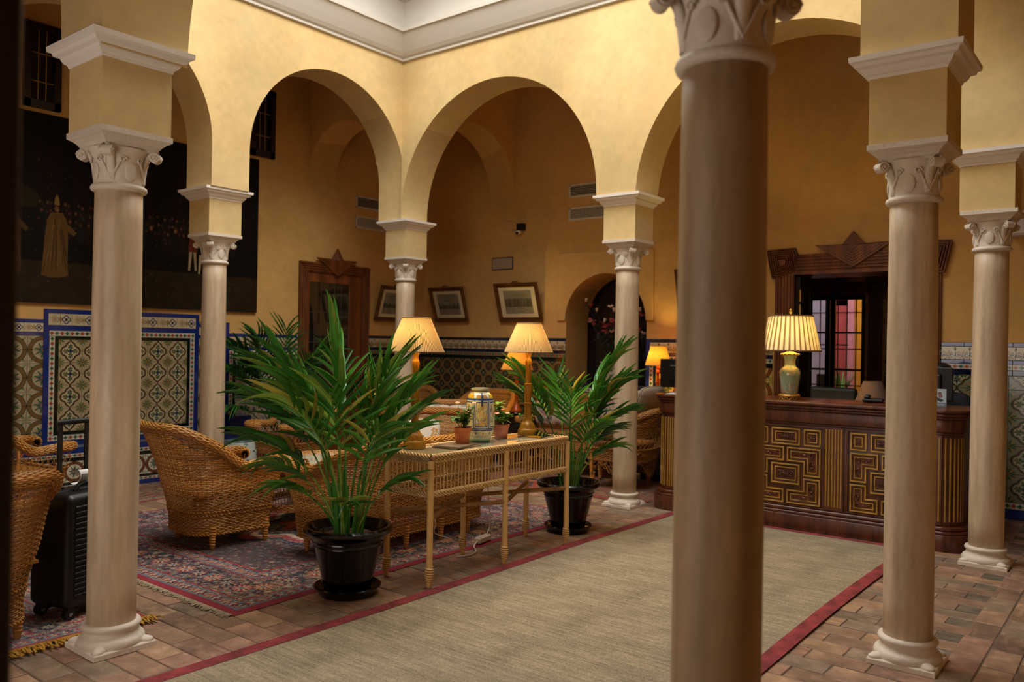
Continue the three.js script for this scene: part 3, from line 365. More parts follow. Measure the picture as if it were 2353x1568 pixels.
{ // the hall behind, its glazed double door and the yard outside
  const hl = struct('wall_hall'); obj('plaster_face', [boxr(2.0, 2.3, 0, 3.1, -4.8, -2.372), boxr(5.9, 6.2, 0, 3.1, -4.8, -2.372), boxr(2.0, 2.93, 0, 3.1, -5.1, -4.8), boxr(3.87, 6.2, 0, 3.1, -5.1, -4.8), boxr(2.93, 3.87, 2.33, 3.1, -5.1, -4.8)].map((g) => uvm(g)), M.plasterIn, hl); obj('hall_ceiling', uvm(boxr(2, 6.2, 3.1, 3.25, -5.1, -2.372)), M.plasterIn, hl);
  const t = struct('trim_16'); t.position.z = -4.8; field(t, 4.12, .3, 9, 7, .14, .13, TM.quatre2, 2); strip(t, 4.12, 5.38, 1.21, .12, TM.frieze, .12); strip(t, 4.12, 5.38, 1.33, .04, TM.navy, .2);
  const d = struct('door_3'); d.position.z = -4.798; surround(3.4, .87, d, .97);
  for (const s of [-1, 1]) { const x0 = s < 0 ? 2.93 : 3.405, x1 = x0 + .465, lf = new THREE.Group(); lf.name = numbered('glazed_leaf'); d.add(lf);
    obj('leaf_frame', [boxr(x0, x0 + .06, 0, 2.33, -.1, -.05), boxr(x1 - .06, x1, 0, 2.33, -.1, -.05), boxr(x0, x1, 2.17, 2.33, -.1, -.05), boxr(x0, x1, 0, .3, -.1, -.05)].map((g) => uvm(g)), M.woodDark, lf);
    obj('glazing_bar', [.72, 1.22, 1.72].map((y) => boxr(x0 + .05, x1 - .05, y - .014, y + .014, -.09, -.06)), M.woodDark, lf); obj('pane', boxr(x0 + .06, x1 - .06, .3, 2.24, -.078, -.074), M.glass, lf); }
  const gr = new THREE.Group(); gr.name = 'window_grille'; d.add(gr); for (let i = 0; i < 8; i++) obj('grille_bar', bar([2.98 + i * .12, 0, -.2], [2.98 + i * .12, 2.3, -.2], .008), M.iron, gr); for (const y of [.5, 1.0, 1.5, 2.0]) obj('grille_rail', box(.92, .016, .012, 3.4, y, -.2), M.iron, gr);
  // yard
  const y = struct('wall_yard'); const pink = S({ color: '#b8504c', map: tPlaster, roughness: .9 }), pinkL = S({ color: '#d08a92', map: tPlaster, roughness: .9 }), yel = S({ color: '#dd9a2a', map: tPlaster, roughness: .9 }), lil = S({ color: '#a29aa8', map: tPlaster, roughness: .9 });
  obj('red_wall', uvm(boxr(2.76, 3.03, 0, 2.35, -7.3, -7.0)), pink, y); obj('pink_pier', uvm(boxr(3.02, 3.13, 0, 4, -7.3, -6.9)), pinkL, y); obj('yellow_wall', uvm(boxr(3.12, 5.5, 0, 4, -7.3, -6.95)), yel, y); obj('lilac_wall', uvm(boxr(.2, 3.0, 0, 3.4, -8.1, -7.9)), lil, y); obj('side_wall', uvm(boxr(5.5, 5.7, 0, 4, -8.1, -5.1)), yel, y); obj('near_wall', uvm(boxr(-.4, 2.0, 0, 3.4, -5.3, -5.1)), pink, y); obj('left_wall', uvm(boxr(-.4, .2, 0, 3.4, -8.1, -5.3)), lil, y);
  const coping = extr([[2.76, 2.2], [3.03, 2.2], [3.03, 2.85], [2.9, 2.6], [2.76, 2.4]], .3); coping.translate(0, 0, -7.3); obj('wall_coping', uvm(coping), pinkL, y);
  const st = thing('yard_staircase', 'grey stone steps climbing in the yard, seen through the glazed door', 'staircase', [1.2, 0, -7.2]); for (let i = 0; i < 7; i++) obj('step', uvm(rbox(1.1, .17, .28, .008, .35, .085 + i * .17, .45 - i * .2 + 0)), S({ color: '#8f7f70', map: tGrain, roughness: .9 }), st); obj('handrail', [bar([.9, .9, .6], [.9, 2.05, -.6], .02)], M.iron, st);
  const sp = thing('loudspeaker', 'black loudspeaker box on a pole bracket outside the glazed door', 'speaker', [3.05, 0, -5.75]); obj('cabinet', rbox(.2, .32, .16, .03, 0, .98, 0), M.plastic, sp); obj('pole', bar([.06, 0, 0], [.06, 1.62, 0], .014), M.iron, sp); obj('bracket', box(.42, .02, .02, .12, 1.56, 0), M.iron, sp);
  const fern = thing('yard_fern', 'small green fern at the foot of the red wall outside the glazed door', 'plant', [3.1, 0, -6.4]); const lg = []; const r = rng(4); for (let i = 0; i < 26; i++) { const a = r() * 6.3, l = .25 + r() * .3; const g = new THREE.SphereGeometry(1, 5, 4); g.scale(l / 2, .004, .016); g.translate(l / 2, 0, 0); g.rotateZ(.9 + r() * .5); g.rotateY(a); lg.push(g.translate(0, .75, 0)); } obj('fronds', lg, S({ color: '#5d8a3c', roughness: .6 }), fern); obj('pot', lathe([[0, 0], [.15, 0], [.2, .7], [.21, .76], [.18, .76], [0, .72]], 20), M.terra, fern);
}
{ // glazed door in the left wall
  const d = struct('door_4'); d.position.x = WA + .002; d.rotation.y = Math.PI / 2; const u0 = -.345, u1 = .79;
  const mk = (a, b, c, e, dz) => extr([[a, c], [b, c], [b, e], [a, e]], dz, .003);
  for (const [n, a, b] of [['jamb', u0, u0 + .125], ['jamb', u1 - .125, u1]]) { const g = [mk(a, b, 0, 2.49, .04)]; for (let i = 0; i < 4; i++) g.push(mv(new THREE.CylinderGeometry(.012, .012, 2.36 + .02 * i, 8), a + .022 + i * .028, 1.19, .042)); obj(n, g.map((q) => uvm(q)), M.woodRed, d); }
  const h = [mk(u0 + .125, u1 - .125, 2.36, 2.49, .04)]; for (let i = 0; i < 4; i++) h.push(mv(new THREE.CylinderGeometry(.012, .012, u1 - u0 - .05 * i, 8), (u0 + u1) / 2, 2.47 - i * .028, .042, 0, 0, Math.PI / 2)); obj('lintel', h.map((q) => uvm(q)), M.woodRed, d);
  const c = (u0 + u1) / 2; obj('crest', nested([[c - .33, 2.55], [c - .09, 2.54], [c, 2.69], [c + .09, 2.54], [c + .33, 2.55], [c, 2.33]].reverse(), 7, .13, .011).map((g) => uvm(g.translate(0, 0, .035))), M.woodRed, d);
  obj('leaf_frame', [mk(u0 + .125, u0 + .16, 0, 2.36, .022), mk(.45, u1 - .125, 0, 2.36, .022), mk(u0 + .16, .45, 2.24, 2.36, .022), mk(u0 + .16, .45, 0, .75, .022)].map((q) => uvm(q)), M.woodRed, d);
  obj('pane', boxr(u0 + .16, .45, .75, 2.24, .006, .012), P({ color: '#1a1712', roughness: .05, clearcoat: 1, clearcoatRoughness: .02, specularIntensity: 1 }), d);
  obj('leaded_bars', [...[0, 1, 2, 3, 4].map((i) => box(.006, 1.49, .004, u0 + .24 + i * .107, 1.495, .0125)), ...[0, 1, 2].map((i) => box(.625, .006, .004, .135, 1.1 + i * .38, .0125))], S({ color: '#4b4638', roughness: .4 }), d);
}
for (const [i, z] of [[1, 3.36], [2, .915]]) { // small high windows
  const w = struct('window_' + i); w.position.set(WA + .002, 4.07, z); w.rotation.y = Math.PI / 2; const a = .165, b = .4;
  obj('window_frame', [boxr(-a, -a + .06, -b, b, 0, .05), boxr(a - .06, a, -b, b, 0, .05), boxr(-a, a, b - .06, b, 0, .05), boxr(-a, a, -b, -b + .07, 0, .05)].map((g) => uvm(g)), M.woodDark, w); obj('pane', boxr(-a + .06, a - .06, -b + .07, b - .06, .005, .01), P({ color: '#10151a', roughness: .06, clearcoat: 1 }), w);
  for (const x of [-.035, .035]) obj('window_bar', box(.008, .7, .01, x, 0, .018), M.gold, w); for (const y of [-.15, .12]) obj('window_bar', box(.22, .008, .01, 0, y, .02), M.gold, w);
}
{ // big dark painting
  const t = thing('painting', 'huge dark unframed painting of a uniformed crowd, high on the left wall', 'painting', [WA + .003, 2.72, 2.68], Math.PI / 2), w = 3.44, h = 1.81;
  obj('stretcher', boxr(-w / 2, w / 2, -h / 2, h / 2, 0, .034), S({ color: '#150d08', roughness: .7 }), t);
  const tx = ctex(1536, 808, (g, W, H) => { const r = rng(12); g.fillStyle = '#14100b'; g.fillRect(0, 0, W, H); for (let i = 0; i < 60; i++) { g.globalAlpha = .12; g.fillStyle = ['#3a0e0a', '#20120c', '#1c1a12'][i % 3]; g.fillRect(r() * W, H * .15, 12 + r() * 30, H * .45); } g.globalAlpha = .9; g.fillStyle = '#2b2216'; g.fillRect(0, H * .78, W, H * .22); for (let i = 0; i < 500; i++) { g.globalAlpha = .1; disc(g, r() * W, H * (.78 + r() * .22), 4 + r() * 22, ['#4a3a22', '#1b140c', '#332818'][i % 3]); } g.globalAlpha = .8; g.fillStyle = '#2f2716'; g.beginPath(); g.moveTo(W * .16, H * .5); g.quadraticCurveTo(W * .24, H * .26, W * .32, H * .5); g.fill(); g.globalAlpha = 1;
    const head = (x, y, s, c) => { disc(g, x, y - s * .1, s * 1.05, '#17110c'); g.fillStyle = c; g.beginPath(); g.ellipse(x, y, s * .78, s, 0, 0, 7); g.fill(); };
    for (let k = 0; k < 3; k++) for (let i = 0; i < 38; i++) { const x = W * (.3 + i / 38 * .62) + (r() - .5) * 20, y = H * (.47 + k * .045) + (r() - .5) * 12; g.fillStyle = ['#17130f', '#1c1c1c', '#241812'][i % 3]; g.beginPath(); g.ellipse(x, y + 46, 17, 40, 0, 0, 7); g.fill(); head(x, y, 8, ['#4b3122', '#5a3c2a', '#3f281a'][(i + k) % 3]); }
    const man = (x, y, s, coat, leg, face = '#7c573c') => { g.fillStyle = leg; for (const d of [-1, 1]) { g.beginPath(); g.moveTo(x + d * s * 1 - s * .8, y + s * 9); g.lineTo(x + d * s * .9 + s * .7, y + s * 9); g.lineTo(x + d * s * 1.6 + s * .4, y + s * 18); g.lineTo(x + d * s * 1.6 - s * .5, y + s * 18); g.fill(); } g.fillStyle = coat; g.beginPath(); g.moveTo(x - s * 1.6, y + s * 1.6); g.lineTo(x + s * 1.6, y + s * 1.6); g.lineTo(x + s * 2.2, y + s * 9.5); g.lineTo(x - s * 2.2, y + s * 9.5); g.fill(); head(x, y, s, face); };
    [[.03, '#2a2a22', '#5f5640'], [.08, '#6b1d14', '#6a6048'], [.12, '#5c3a1c', '#4a3a24'], [.70, '#171513', '#15120f'], [.76, '#5d2a1c', '#9a9078'], [.795, '#141110', '#a39a84'], [.85, '#10100f', '#8f8670'], [.62, '#161412', '#15120f'], [.93, '#12100e', '#14110f']].forEach(([x, c, l], i) => man(W * x, H * (.52 + (i % 2) * .015), 11, c, l));
    for (const [x, c, s] of [[.225, '#4a3820', 1], [.345, '#5e4826', 1.15]]) { const X = W * x, Y = H * .5; g.fillStyle = c; g.beginPath(); g.moveTo(X - 16 * s, Y + 12); g.bezierCurveTo(X - 44 * s, Y + 30, X - 40 * s, Y + 150, X - 52 * s, Y + 285); g.quadraticCurveTo(X, Y + 306, X + 46 * s, Y + 280); g.bezierCurveTo(X + 34 * s, Y + 160, X + 56 * s, Y + 40, X + 18 * s, Y + 12); g.fill(); for (let i = 0; i < 60; i++) { g.globalAlpha = .28; g.strokeStyle = i % 2 ? '#86693a' : '#241a0e'; g.lineWidth = 2 + r() * 3; const a = (r() - .5) * 2; g.beginPath(); g.moveTo(X + a * 16 * s, Y + 30 + r() * 60); g.quadraticCurveTo(X + a * 30 * s, Y + 150, X + a * 46 * s, Y + 200 + r() * 80); g.stroke(); } g.globalAlpha = 1; g.fillStyle = c; g.beginPath(); g.moveTo(X + 14 * s, Y + 40); g.quadraticCurveTo(X + 50 * s, Y + 60, X + 74 * s, Y + 92); g.lineTo(X + 62 * s, Y + 106); g.quadraticCurveTo(X + 36 * s, Y + 84, X + 10, Y + 76); g.fill(); head(X, H * .495, 12 * s, '#6a4a32'); if (s > 1) { g.fillStyle = '#7d683c'; g.beginPath(); g.moveTo(X - 11, H * .475); g.quadraticCurveTo(X - 12, H * .44, X, H * .415); g.quadraticCurveTo(X + 12, H * .44, X + 11, H * .475); g.fill(); } }
    g.fillStyle = '#6e5a34'; g.fillRect(W * .15, H * .55, 44, 50); g.fillStyle = '#6d3a1e'; g.fillRect(W * .152, H * .61, 38, 150); speck(g, W, H, 900, 3); });
  obj('canvas', mv(new THREE.PlaneGeometry(w - .01, h - .01), 0, 0, .0352), P({ map: tx, color: '#fff0dc', roughness: .65, specularIntensity: .2 }), t);
}
function engraving(seed, kind) { return ctex(384, 300, (g, w, h) => { const r = rng(seed); g.fillStyle = '#d9cba6'; g.fillRect(0, 0, w, h); const x0 = 50, y0 = 40, W = w - 100, H = h - 80; g.fillStyle = '#8e876e'; g.fillRect(x0, y0, W, H); g.strokeStyle = '#6b6450'; g.lineWidth = 3; g.strokeRect(x0, y0, W, H); g.strokeStyle = '#5a5442'; g.lineWidth = 1;
  for (let i = 0; i < 90; i++) { g.globalAlpha = .5; g.beginPath(); const y = y0 + 8 + r() * H * .35; g.moveTo(x0 + r() * W * .5, y); g.quadraticCurveTo(x0 + W / 2, y - 10 + r() * 20, x0 + W * (.5 + r() * .5), y); g.stroke(); } g.globalAlpha = .85;
  const base = y0 + H * .72; for (let i = 0; i < 34; i++) { const x = x0 + 6 + i * (W - 12) / 34, hh = kind === 0 ? 24 + r() * 46 : kind === 1 ? 30 + r() * 40 : 76 + r() * 14; g.fillStyle = ['#26241c', '#403c2e', '#55503e'][Math.floor(r() * 3)]; g.fillRect(x, base - hh, (W - 12) / 34 - 1, hh); if (kind === 2 && i % 2) { g.fillStyle = '#2a281f'; g.fillRect(x + 1, base - 20, 4, 16); g.fillRect(x + 1, base - 42, 4, 14); } }
  if (kind === 0) { g.fillStyle = '#35322a'; g.beginPath(); g.moveTo(x0 + W * .62, base); g.lineTo(x0 + W * .65, y0 + 22); g.lineTo(x0 + W * .68, base); g.fill(); g.fillRect(x0 + W * .35, base - 52, 9, 50); } if (kind === 1) for (const q of [.3, .7, .8]) { g.beginPath(); g.moveTo(x0 + W * q, base); g.lineTo(x0 + W * q, y0 + 30); g.stroke(); disc(g, x0 + W * (.25 + q * .5), y0 + 30, 9, '#7d765f'); }
  for (let i = 0; i < 260; i++) { g.globalAlpha = .6; g.fillStyle = r() < .5 ? '#2e2b22' : '#8a8268'; g.fillRect(x0 + r() * (W - 6), base + r() * H * .25, 2 + r() * 5, 2 + r() * 5); } g.globalAlpha = 1; }); }
function framed(label, kind, place, w, h, lean) { // hung so that its top leans out from the wall
  const t = thing('framed_print', label, 'picture', [0, 0, 0], 0, 'old town engravings leaning out from the walls'); place(t); const a = new THREE.Group(); a.name = 'frame'; a.rotation.x = lean; t.add(a);
  const F = .055, prof = [[0, 0], [F, 0], [F, .012], [F * .85, .016], [F * .55, .016], [F * .4, .03], [F * .15, .034], [0, .026]];
  const side = (len) => { const s = new THREE.Shape(prof.map(([x, y]) => new THREE.Vector2(x, y))); const g = new THREE.ExtrudeGeometry(s, { depth: len, bevelEnabled: false }); const p = g.attributes.position; for (let i = 0; i < p.count; i++) { const x = p.getX(i), z = p.getZ(i); p.setZ(i, z < len / 2 ? x : len - x); } g.computeVertexNormals(); return g; };
  const rails = [[w, 0, 0, 0], [h, w, 0, 1], [w, w, h, 2], [h, 0, h, 3]].map(([l, x, y, k]) => { const g = side(l); g.applyMatrix4(new THREE.Matrix4().makeBasis(V(0, 1, 0), V(0, 0, 1), V(1, 0, 0))); g.rotateZ(k * Math.PI / 2); return uvm(g.translate(x - w / 2, y, .01)); });
  obj('moulding', rails, M.goldFrame, a); const bead = []; for (let k = 0; k < 4; k++) { const n = Math.floor((k % 2 ? h : w) / .016); for (let i = 0; i < n; i++) { const q = (i + .5) / n, s = new THREE.SphereGeometry(.0045, 5, 4), x = k === 0 || k === 2 ? -w / 2 + q * w : k === 1 ? w / 2 - .012 : -w / 2 + .012, y = k === 0 ? .012 : k === 2 ? h - .012 : q * h; bead.push(s.translate(x, y, .042)); } } obj('beading', bead, M.goldFrame, a);
  const crest = []; for (const s of [-1, 0, 1]) crest.push(mv(new THREE.SphereGeometry(.025, 10, 6), s * .03, h + .004 - Math.abs(s) * .006, .02)); obj('crest', crest.map((g) => g), M.goldFrame, a);
  obj('print', mv(new THREE.PlaneGeometry(w - 2 * F + .01, h - 2 * F + .01), 0, h / 2, .014), S({ map: engraving(kind + 31, kind), roughness: .7 }), a); obj('backing', boxr(-w / 2 + .01, w / 2 - .01, .01, h - .01, .002, .011), M.woodDark, a); return t;
}
framed('gilt framed engraving of a spired town, partly behind the far corner column', 0, (t) => { t.position.set(WA + .01, 1.79, -1.17); t.rotation.y = Math.PI / 2; }, .57, .5, .3);
framed('gilt framed dim engraving of a harbour, right of the far corner column', 1, (t) => t.position.set(-.865, 1.80, WB + .01), .64, .5, .3);
framed('gilt framed engraving of a long arcaded building, above the right table lamp', 2, (t) => t.position.set(.37, 1.8, WB + .01), .71, .52, .3);
framed('gilt framed picture cut off behind the thick foreground column, above the yellow lit wall', 1, (t) => t.position.set(2.95, 1.93, WB + .01), .62, .46, .25);
{ const t = thing('blank_plaque', 'small pale blank rectangle with a thin dark border above the engravings', 'plaque', [.018, 2.573, WB + .002]); obj('border', boxr(-.18, .18, -.083, .083, 0, .008), M.iron, t); obj('panel', boxr(-.17, .17, -.073, .073, .003, .0095), S({ color: '#a8957f', roughness: .8 }), t); }
for (const [n, onX, u, y, w, grid, lab] of [['a', 0, 1.37, 3.43, .56, 0, 'upper slatted white air grille above the niche, beside the pier'], ['b', 0, 1.37, 3.14, .56, 1, 'lower gridded white air grille above the niche, beside the pier'], ['c', 1, .82, 3.36, .52, 0, 'upper slatted white air grille in the left gallery, seen through the left arch'], ['d', 1, .82, 3.09, .52, 1, 'lower gridded white air grille in the left gallery, seen through the left arch']]) {
  const t = thing('air_grille', lab, 'vent', onX ? [WA + .001, y, -u] : [u, y, WB + .001], onX ? Math.PI / 2 : 0), a = w / 2, b = .08;
  obj('frame', [boxr(-a, a, b - .018, b, 0, .014), boxr(-a, a, -b, -b + .018, 0, .014), boxr(-a, -a + .018, -b, b, 0, .014), boxr(a - .018, a, -b, b, 0, .014)], M.whitePl, t); obj('duct', boxr(-a + .01, a - .01, -b + .01, b - .01, 0, .002), M.black, t);
  for (let i = 0; i < 6; i++) obj('slat', mv(new THREE.BoxGeometry(w - .03, .003, .016), 0, -.05 + i * .02, .008, .5), M.whitePl, t); if (grid) for (let i = 0; i < 24; i++) obj('divider', box(.003, .125, .006, -a + .03 + i * (w - .06) / 23, 0, .012), M.whitePl, t);
}
{ const t = thing('security_camera', 'small white dome security camera on a dark bracket on the back wall', 'camera', [.335, 3.0, WB]); obj('bracket', [rbox(.1, .09, .08, .006, .02, .035, .045), mv(new THREE.CylinderGeometry(.05, .05, .014, 20), -.005, -.012, .075)], M.plastic, t); obj('housing', mv(new THREE.SphereGeometry(.047, 20, 12, 0, 6.3, Math.PI / 2, Math.PI / 2), -.005, -.018, .075), M.whitePl, t); obj('lens', mv(new THREE.SphereGeometry(.022, 14, 10), .0, -.048, .105), M.blackGloss, t); }
for (const [x, y, l] of [[.12, 3.06, 'left one of two wall-coloured square cover plates beside the security camera'], [.35, 3.13, 'wall-coloured square cover plate right above the security camera']]) { const t = thing('cover_plate', l, 'cover plate', [x, y, WB + .001]); obj('plate', rbox(.14, .13, .008, .003, 0, 0, .004), S({ color: '#cfa468', roughness: .7 }), t); for (const a of [-.055, .055]) for (const b of [-.05, .05]) obj('screw', mv(new THREE.SphereGeometry(.005, 6, 5), a, b, .008), M.grey, t); }
{ const t = thing('wall_cabinet', 'pale box fixed high on the back wall at the right edge', 'box', [6.2, 2.63, WB]); obj('case', rbox(.6, .22, .2, .02, 0, 0, .1), S({ color: '#d9cdd2', roughness: .6 }), t); obj('flap', rbox(.54, .03, .02, .006, 0, -.08, .2), M.whitePl, t); }
{ // the niche: dark joinery behind, flowers in a patterned jar
  const n = struct('window_3'); n.position.set(1.64, 0, WB - .5); obj('back_panel', uvm(boxr(-.9, .9, .9, 2.6, -.5, -.46)), M.woodDark, n); obj('sill', uvm(boxr(-.575, .575, .93, 1.02, .0, .5)), TM.navy, n);
  obj('window_frame', [boxr(-.6, -.5, .95, 2.45, -.1, -.04), boxr(.02, .12, .95, 2.45, -.1, -.04), boxr(.5, .6, .95, 2.45, -.1, -.04), boxr(-.6, .6, 1.72, 1.82, -.1, -.04), boxr(-.6, .6, 2.3, 2.45, -.1, -.04), boxr(-.9, -.6, .93, 2.6, -.5, 0), boxr(.6, .9, .93, 2.6, -.5, 0), boxr(-.9, .9, 2.4, 2.6, -.5, 0), boxr(-.9, .9, .8, .95, -.5, 0)].map((g) => uvm(g)), M.woodDark, n); obj('pane', boxr(-.5, .5, 1, 2.3, -.075, -.07), P({ color: '#2a2620', roughness: .08, clearcoat: 1 }), n);
  const v = thing('flower_jar', 'white jar with dark floral pattern standing in the arched niche', 'jar', [1.66, 1.021, WB - .22]); const tx = ctex(512, 256, (g, w, h) => { g.fillStyle = '#c9beae'; g.fillRect(0, 0, w, h); const r = rng(3); for (let i = 0; i < 150; i++) petals(g, r() * w, r() * h, 5, 1, 8 + r() * 14, 5, ['#1d2740', '#2b3350', '#7a4a30', '#394a3a'][i % 4], r() * 6); }); obj('body', lathe([[0, 0], [.13, 0], [.14, .02], [.165, .14], [.185, .25], [.19, .275], [.18, .28], [.17, .25], [0, .22]], 36), P({ map: tx, roughness: .3, clearcoat: .5 }), v); obj('saucer', lathe([[0, -.0], [.2, 0], [.215, .015], [.2, .02], [0, .02]], 36), M.whitePl, v);
  const b = thing('magnolia_branches', 'tall spray of pink and white magnolia blossom in the niche jar', 'flowers', [1.66, 1.28, WB - .22]); const r = rng(23), wood = [], tips = [];
  for (let i = 0; i < 16; i++) { const a = r() * 6.28, s = .12 + r() * .42, h = .25 + r() * .52; const e = [Math.cos(a) * s, h, Math.sin(a) * s * .45 + .05]; wood.push(tube([[0, -.1, 0], [e[0] * .35, h * .45, e[2] * .3], [e[0] * .8, h * .8, e[2] * .8], e], .005, 10, 5)); tips.push(e); for (let k = 0; k < 2; k++) { const t = [e[0] * .7 + (r() - .5) * .25, h * .75 + (r() - .3) * .25, e[2] * .7 + (r() - .5) * .12]; wood.push(tube([[e[0] * .5, h * .55, e[2] * .5], [(e[0] * .5 + t[0]) / 2 + .02, (h * .55 + t[1]) / 2, t[2]], t], .003, 6, 4)); tips.push(t); } }
  obj('branches', wood, S({ color: '#2b1c12', roughness: .9 }), b);
  const pink = S({ color: '#c2505c', roughness: .6, side: 2 }), wht = S({ color: '#dcc3b4', roughness: .6, side: 2 }), lf = S({ color: '#27361c', roughness: .6, side: 2 });
  const petal = (l, w, o) => { const g = new THREE.SphereGeometry(1, 8, 6, 0, Math.PI); g.scale(w, l, w * .35); g.translate(0, l * .8, 0); g.rotateX(o); return g; };
  const bud = (o) => { const q = []; for (let i = 0; i < 6; i++) q.push(petal(.03, .014, o).rotateY(i * 1.047)); return merge(q); }; const B1 = bud(.35), B2 = bud(1.0);
  tips.forEach((t, i) => { const m = obj('blossom', i % 2 ? B2 : B1, i % 3 ? pink : wht, b); m.position.set(...t); m.rotation.set((r() - .5) * .8, 0, (r() - .5) * .8); });
  const lv = []; for (let i = 0; i < 130; i++) { const t = tips[Math.floor(r() * tips.length)], q = .3 + r() * .65; const g = new THREE.SphereGeometry(1, 6, 4); g.scale(.05, .004, .017); g.translate(.05, 0, 0); g.rotateZ((r() - .5) * 1.6); g.rotateY(r() * 6.28); lv.push(g.translate(t[0] * q + (r() - .5) * .08, t[1] * q, t[2] * q + (r() - .5) * .06)); } obj('leaves', lv, lf, b);
}
// ================================================================ wicker: real strands woven over and under upright stakes
class Strands { // collects flattened strands with their own tones
  constructor() { this.p = []; this.n = []; this.c = []; this.i = []; }
  add(pts, nor, hw, ht, tone, tip) { // pts, nor: arrays of Vector3; hw: half width across, ht: half thickness along the normal
    const base = this.p.length / 3, T = V(0, 0, 0), B = V(0, 0, 0), m = pts.length;
    for (let k = 0; k < m; k++) {
      T.subVectors(pts[Math.min(k + 1, m - 1)], pts[Math.max(k - 1, 0)]).normalize(); const N = nor[k]; B.crossVectors(N, T).normalize();
      const q = pts[k], col = Array.isArray(tone) ? tone : [tone, tone, tone];
      for (const [a, b] of [[1, 0], [0, 1], [-1, 0], [0, -1]]) { const x = B.x * a * hw + N.x * b * ht, y = B.y * a * hw + N.y * b * ht, z = B.z * a * hw + N.z * b * ht; this.p.push(q.x + x, q.y + y, q.z + z); const nx = B.x * a + N.x * b, ny = B.y * a + N.y * b, nz = B.z * a + N.z * b; this.n.push(nx, ny, nz); this.c.push(...col); }
      if (k) for (let s = 0; s < 4; s++) { const a = base + (k - 1) * 4 + s, b = base + (k - 1) * 4 + (s + 1) % 4; this.i.push(a, b, b + 4, a, b + 4, a + 4); }
    }
  }
  geo() { const g = new THREE.BufferGeometry(); g.setAttribute('position', new THREE.Float32BufferAttribute(this.p, 3)); g.setAttribute('normal', new THREE.Float32BufferAttribute(this.n, 3)); g.setAttribute('color', new THREE.Float32BufferAttribute(this.c, 3)); g.setAttribute('uv', new THREE.Float32BufferAttribute(new Float32Array(this.p.length / 3 * 2), 2)); g.setIndex(this.i); return g; }
}
const tone = (r, lo = .62, hi = 1.12) => { const k = lo + (hi - lo) * r(); return [k, k * (.93 + .07 * r()), k * (.82 + .15 * r())]; };
function surfNormal(S, u, v, e = .004) { const a = S(u - e, v), b = S(u + e, v), c = S(u, v - e), d = S(u, v + e); return b.sub(a).cross(d.sub(c)).normalize(); }
// rows along u at v = v0, v0 + dv ... ; top(u) limits v; stakes counted over the whole of u
function weave(st, S, { u0 = 0, u1 = 1, v0, v1, dv, stakes, amp = .0042, hw = .0054, ht = .0028, top, r, lo, hi }) {
  const step = 1 / (stakes * 2);
  for (let v = v0, row = 0; v < v1; v += dv, row++) {
    let run = [], nor = []; const c = tone(r, lo, hi), jig = (r() - .5) * dv * .25;
    const flush = () => { if (run.length > 2) st.add(run, nor, hw, ht, c); run = []; nor = []; };
    for (let u = u0; u <= u1 + 1e-6; u += step) { if (top && v > top(u)) { flush(); continue; } const n = surfNormal(S, u, v), k = Math.round(u / step); const a = k % 2 ? 0 : ((k / 2 + row) % 2 ? 1 : -1); run.push(S(u, v + jig).addScaledVector(n, a * amp)); nor.push(n); }
    flush();
  }
}
function uprights(st, S, { u0 = 0, u1 = 1, v0, v1, stakes, top, r, rad = .0032, seg = 7 }) { for (let i = Math.ceil(u0 * stakes); i <= u1 * stakes; i++) { const u = i / stakes, e = top ? Math.min(v1, top(u)) : v1; if (e <= v0) continue; const P_ = [], N_ = []; for (let k = 0; k <= seg; k++) { const v = v0 + (e - v0) * k / seg; P_.push(S(u, v)); N_.push(surfNormal(S, u, v)); } st.add(P_, N_, rad, rad, tone(r, .5, .8)); } }
function lattice(st, S, { u0, u1, v0, v1, n, r, top, lean = 1 }) { const du = (u1 - u0) / n; for (const d of [-1, 1]) for (let i = -2; i <= n + 2; i++) { const P_ = [], N_ = []; for (let k = 0; k <= 8; k++) { const t = k / 8, u = u0 + (i + d * (t - .5) * 2 * lean) * du, v = v0 + ((top ? top(Math.max(u0, Math.min(u1, u))) : v1) - v0) * t; if (u < u0 - 1e-6 || u > u1 + 1e-6) { if (P_.length > 1) { st.add(P_.slice(), N_.slice(), .003, .0025, tone(r, .8, 1.15)); } P_.length = N_.length = 0; continue; } const nn = surfNormal(S, u, v); P_.push(S(u, v).addScaledVector(nn, d * .003)); N_.push(nn); } if (P_.length > 1) st.add(P_, N_, .003, .0025, tone(r, .8, 1.15)); } }
function braid(st, path, nrm, rad, pitch, r, n = 3, lo = .75, hi = 1.15) { // a plaited rope along a path (functions of t in 0..1)
  let len = 0; for (let i = 0; i < 60; i++) len += path(i / 60).distanceTo(path((i + 1) / 60)); const K = Math.ceil(len / .010); for (let s = 0; s < n; s++) { const P_ = [], N_ = [], c = tone(r, lo, hi); for (let k = 0; k <= K; k++) { const t = k / K, q = path(t), N = nrm(t), T = path(Math.min(1, t + .003)).sub(path(Math.max(0, t - .003))).normalize(), B = V(0, 0, 0).crossVectors(N, T).normalize(), a = 2 * Math.PI * (t * len / pitch + s / n); P_.push(q.clone().addScaledVector(N, Math.sin(a) * rad).addScaledVector(B, Math.cos(a) * rad)); N_.push(N.clone().multiplyScalar(Math.sin(a)).addScaledVector(B, Math.cos(a)).normalize()); } st.add(P_, N_, rad * .85, rad * .6, c); } }
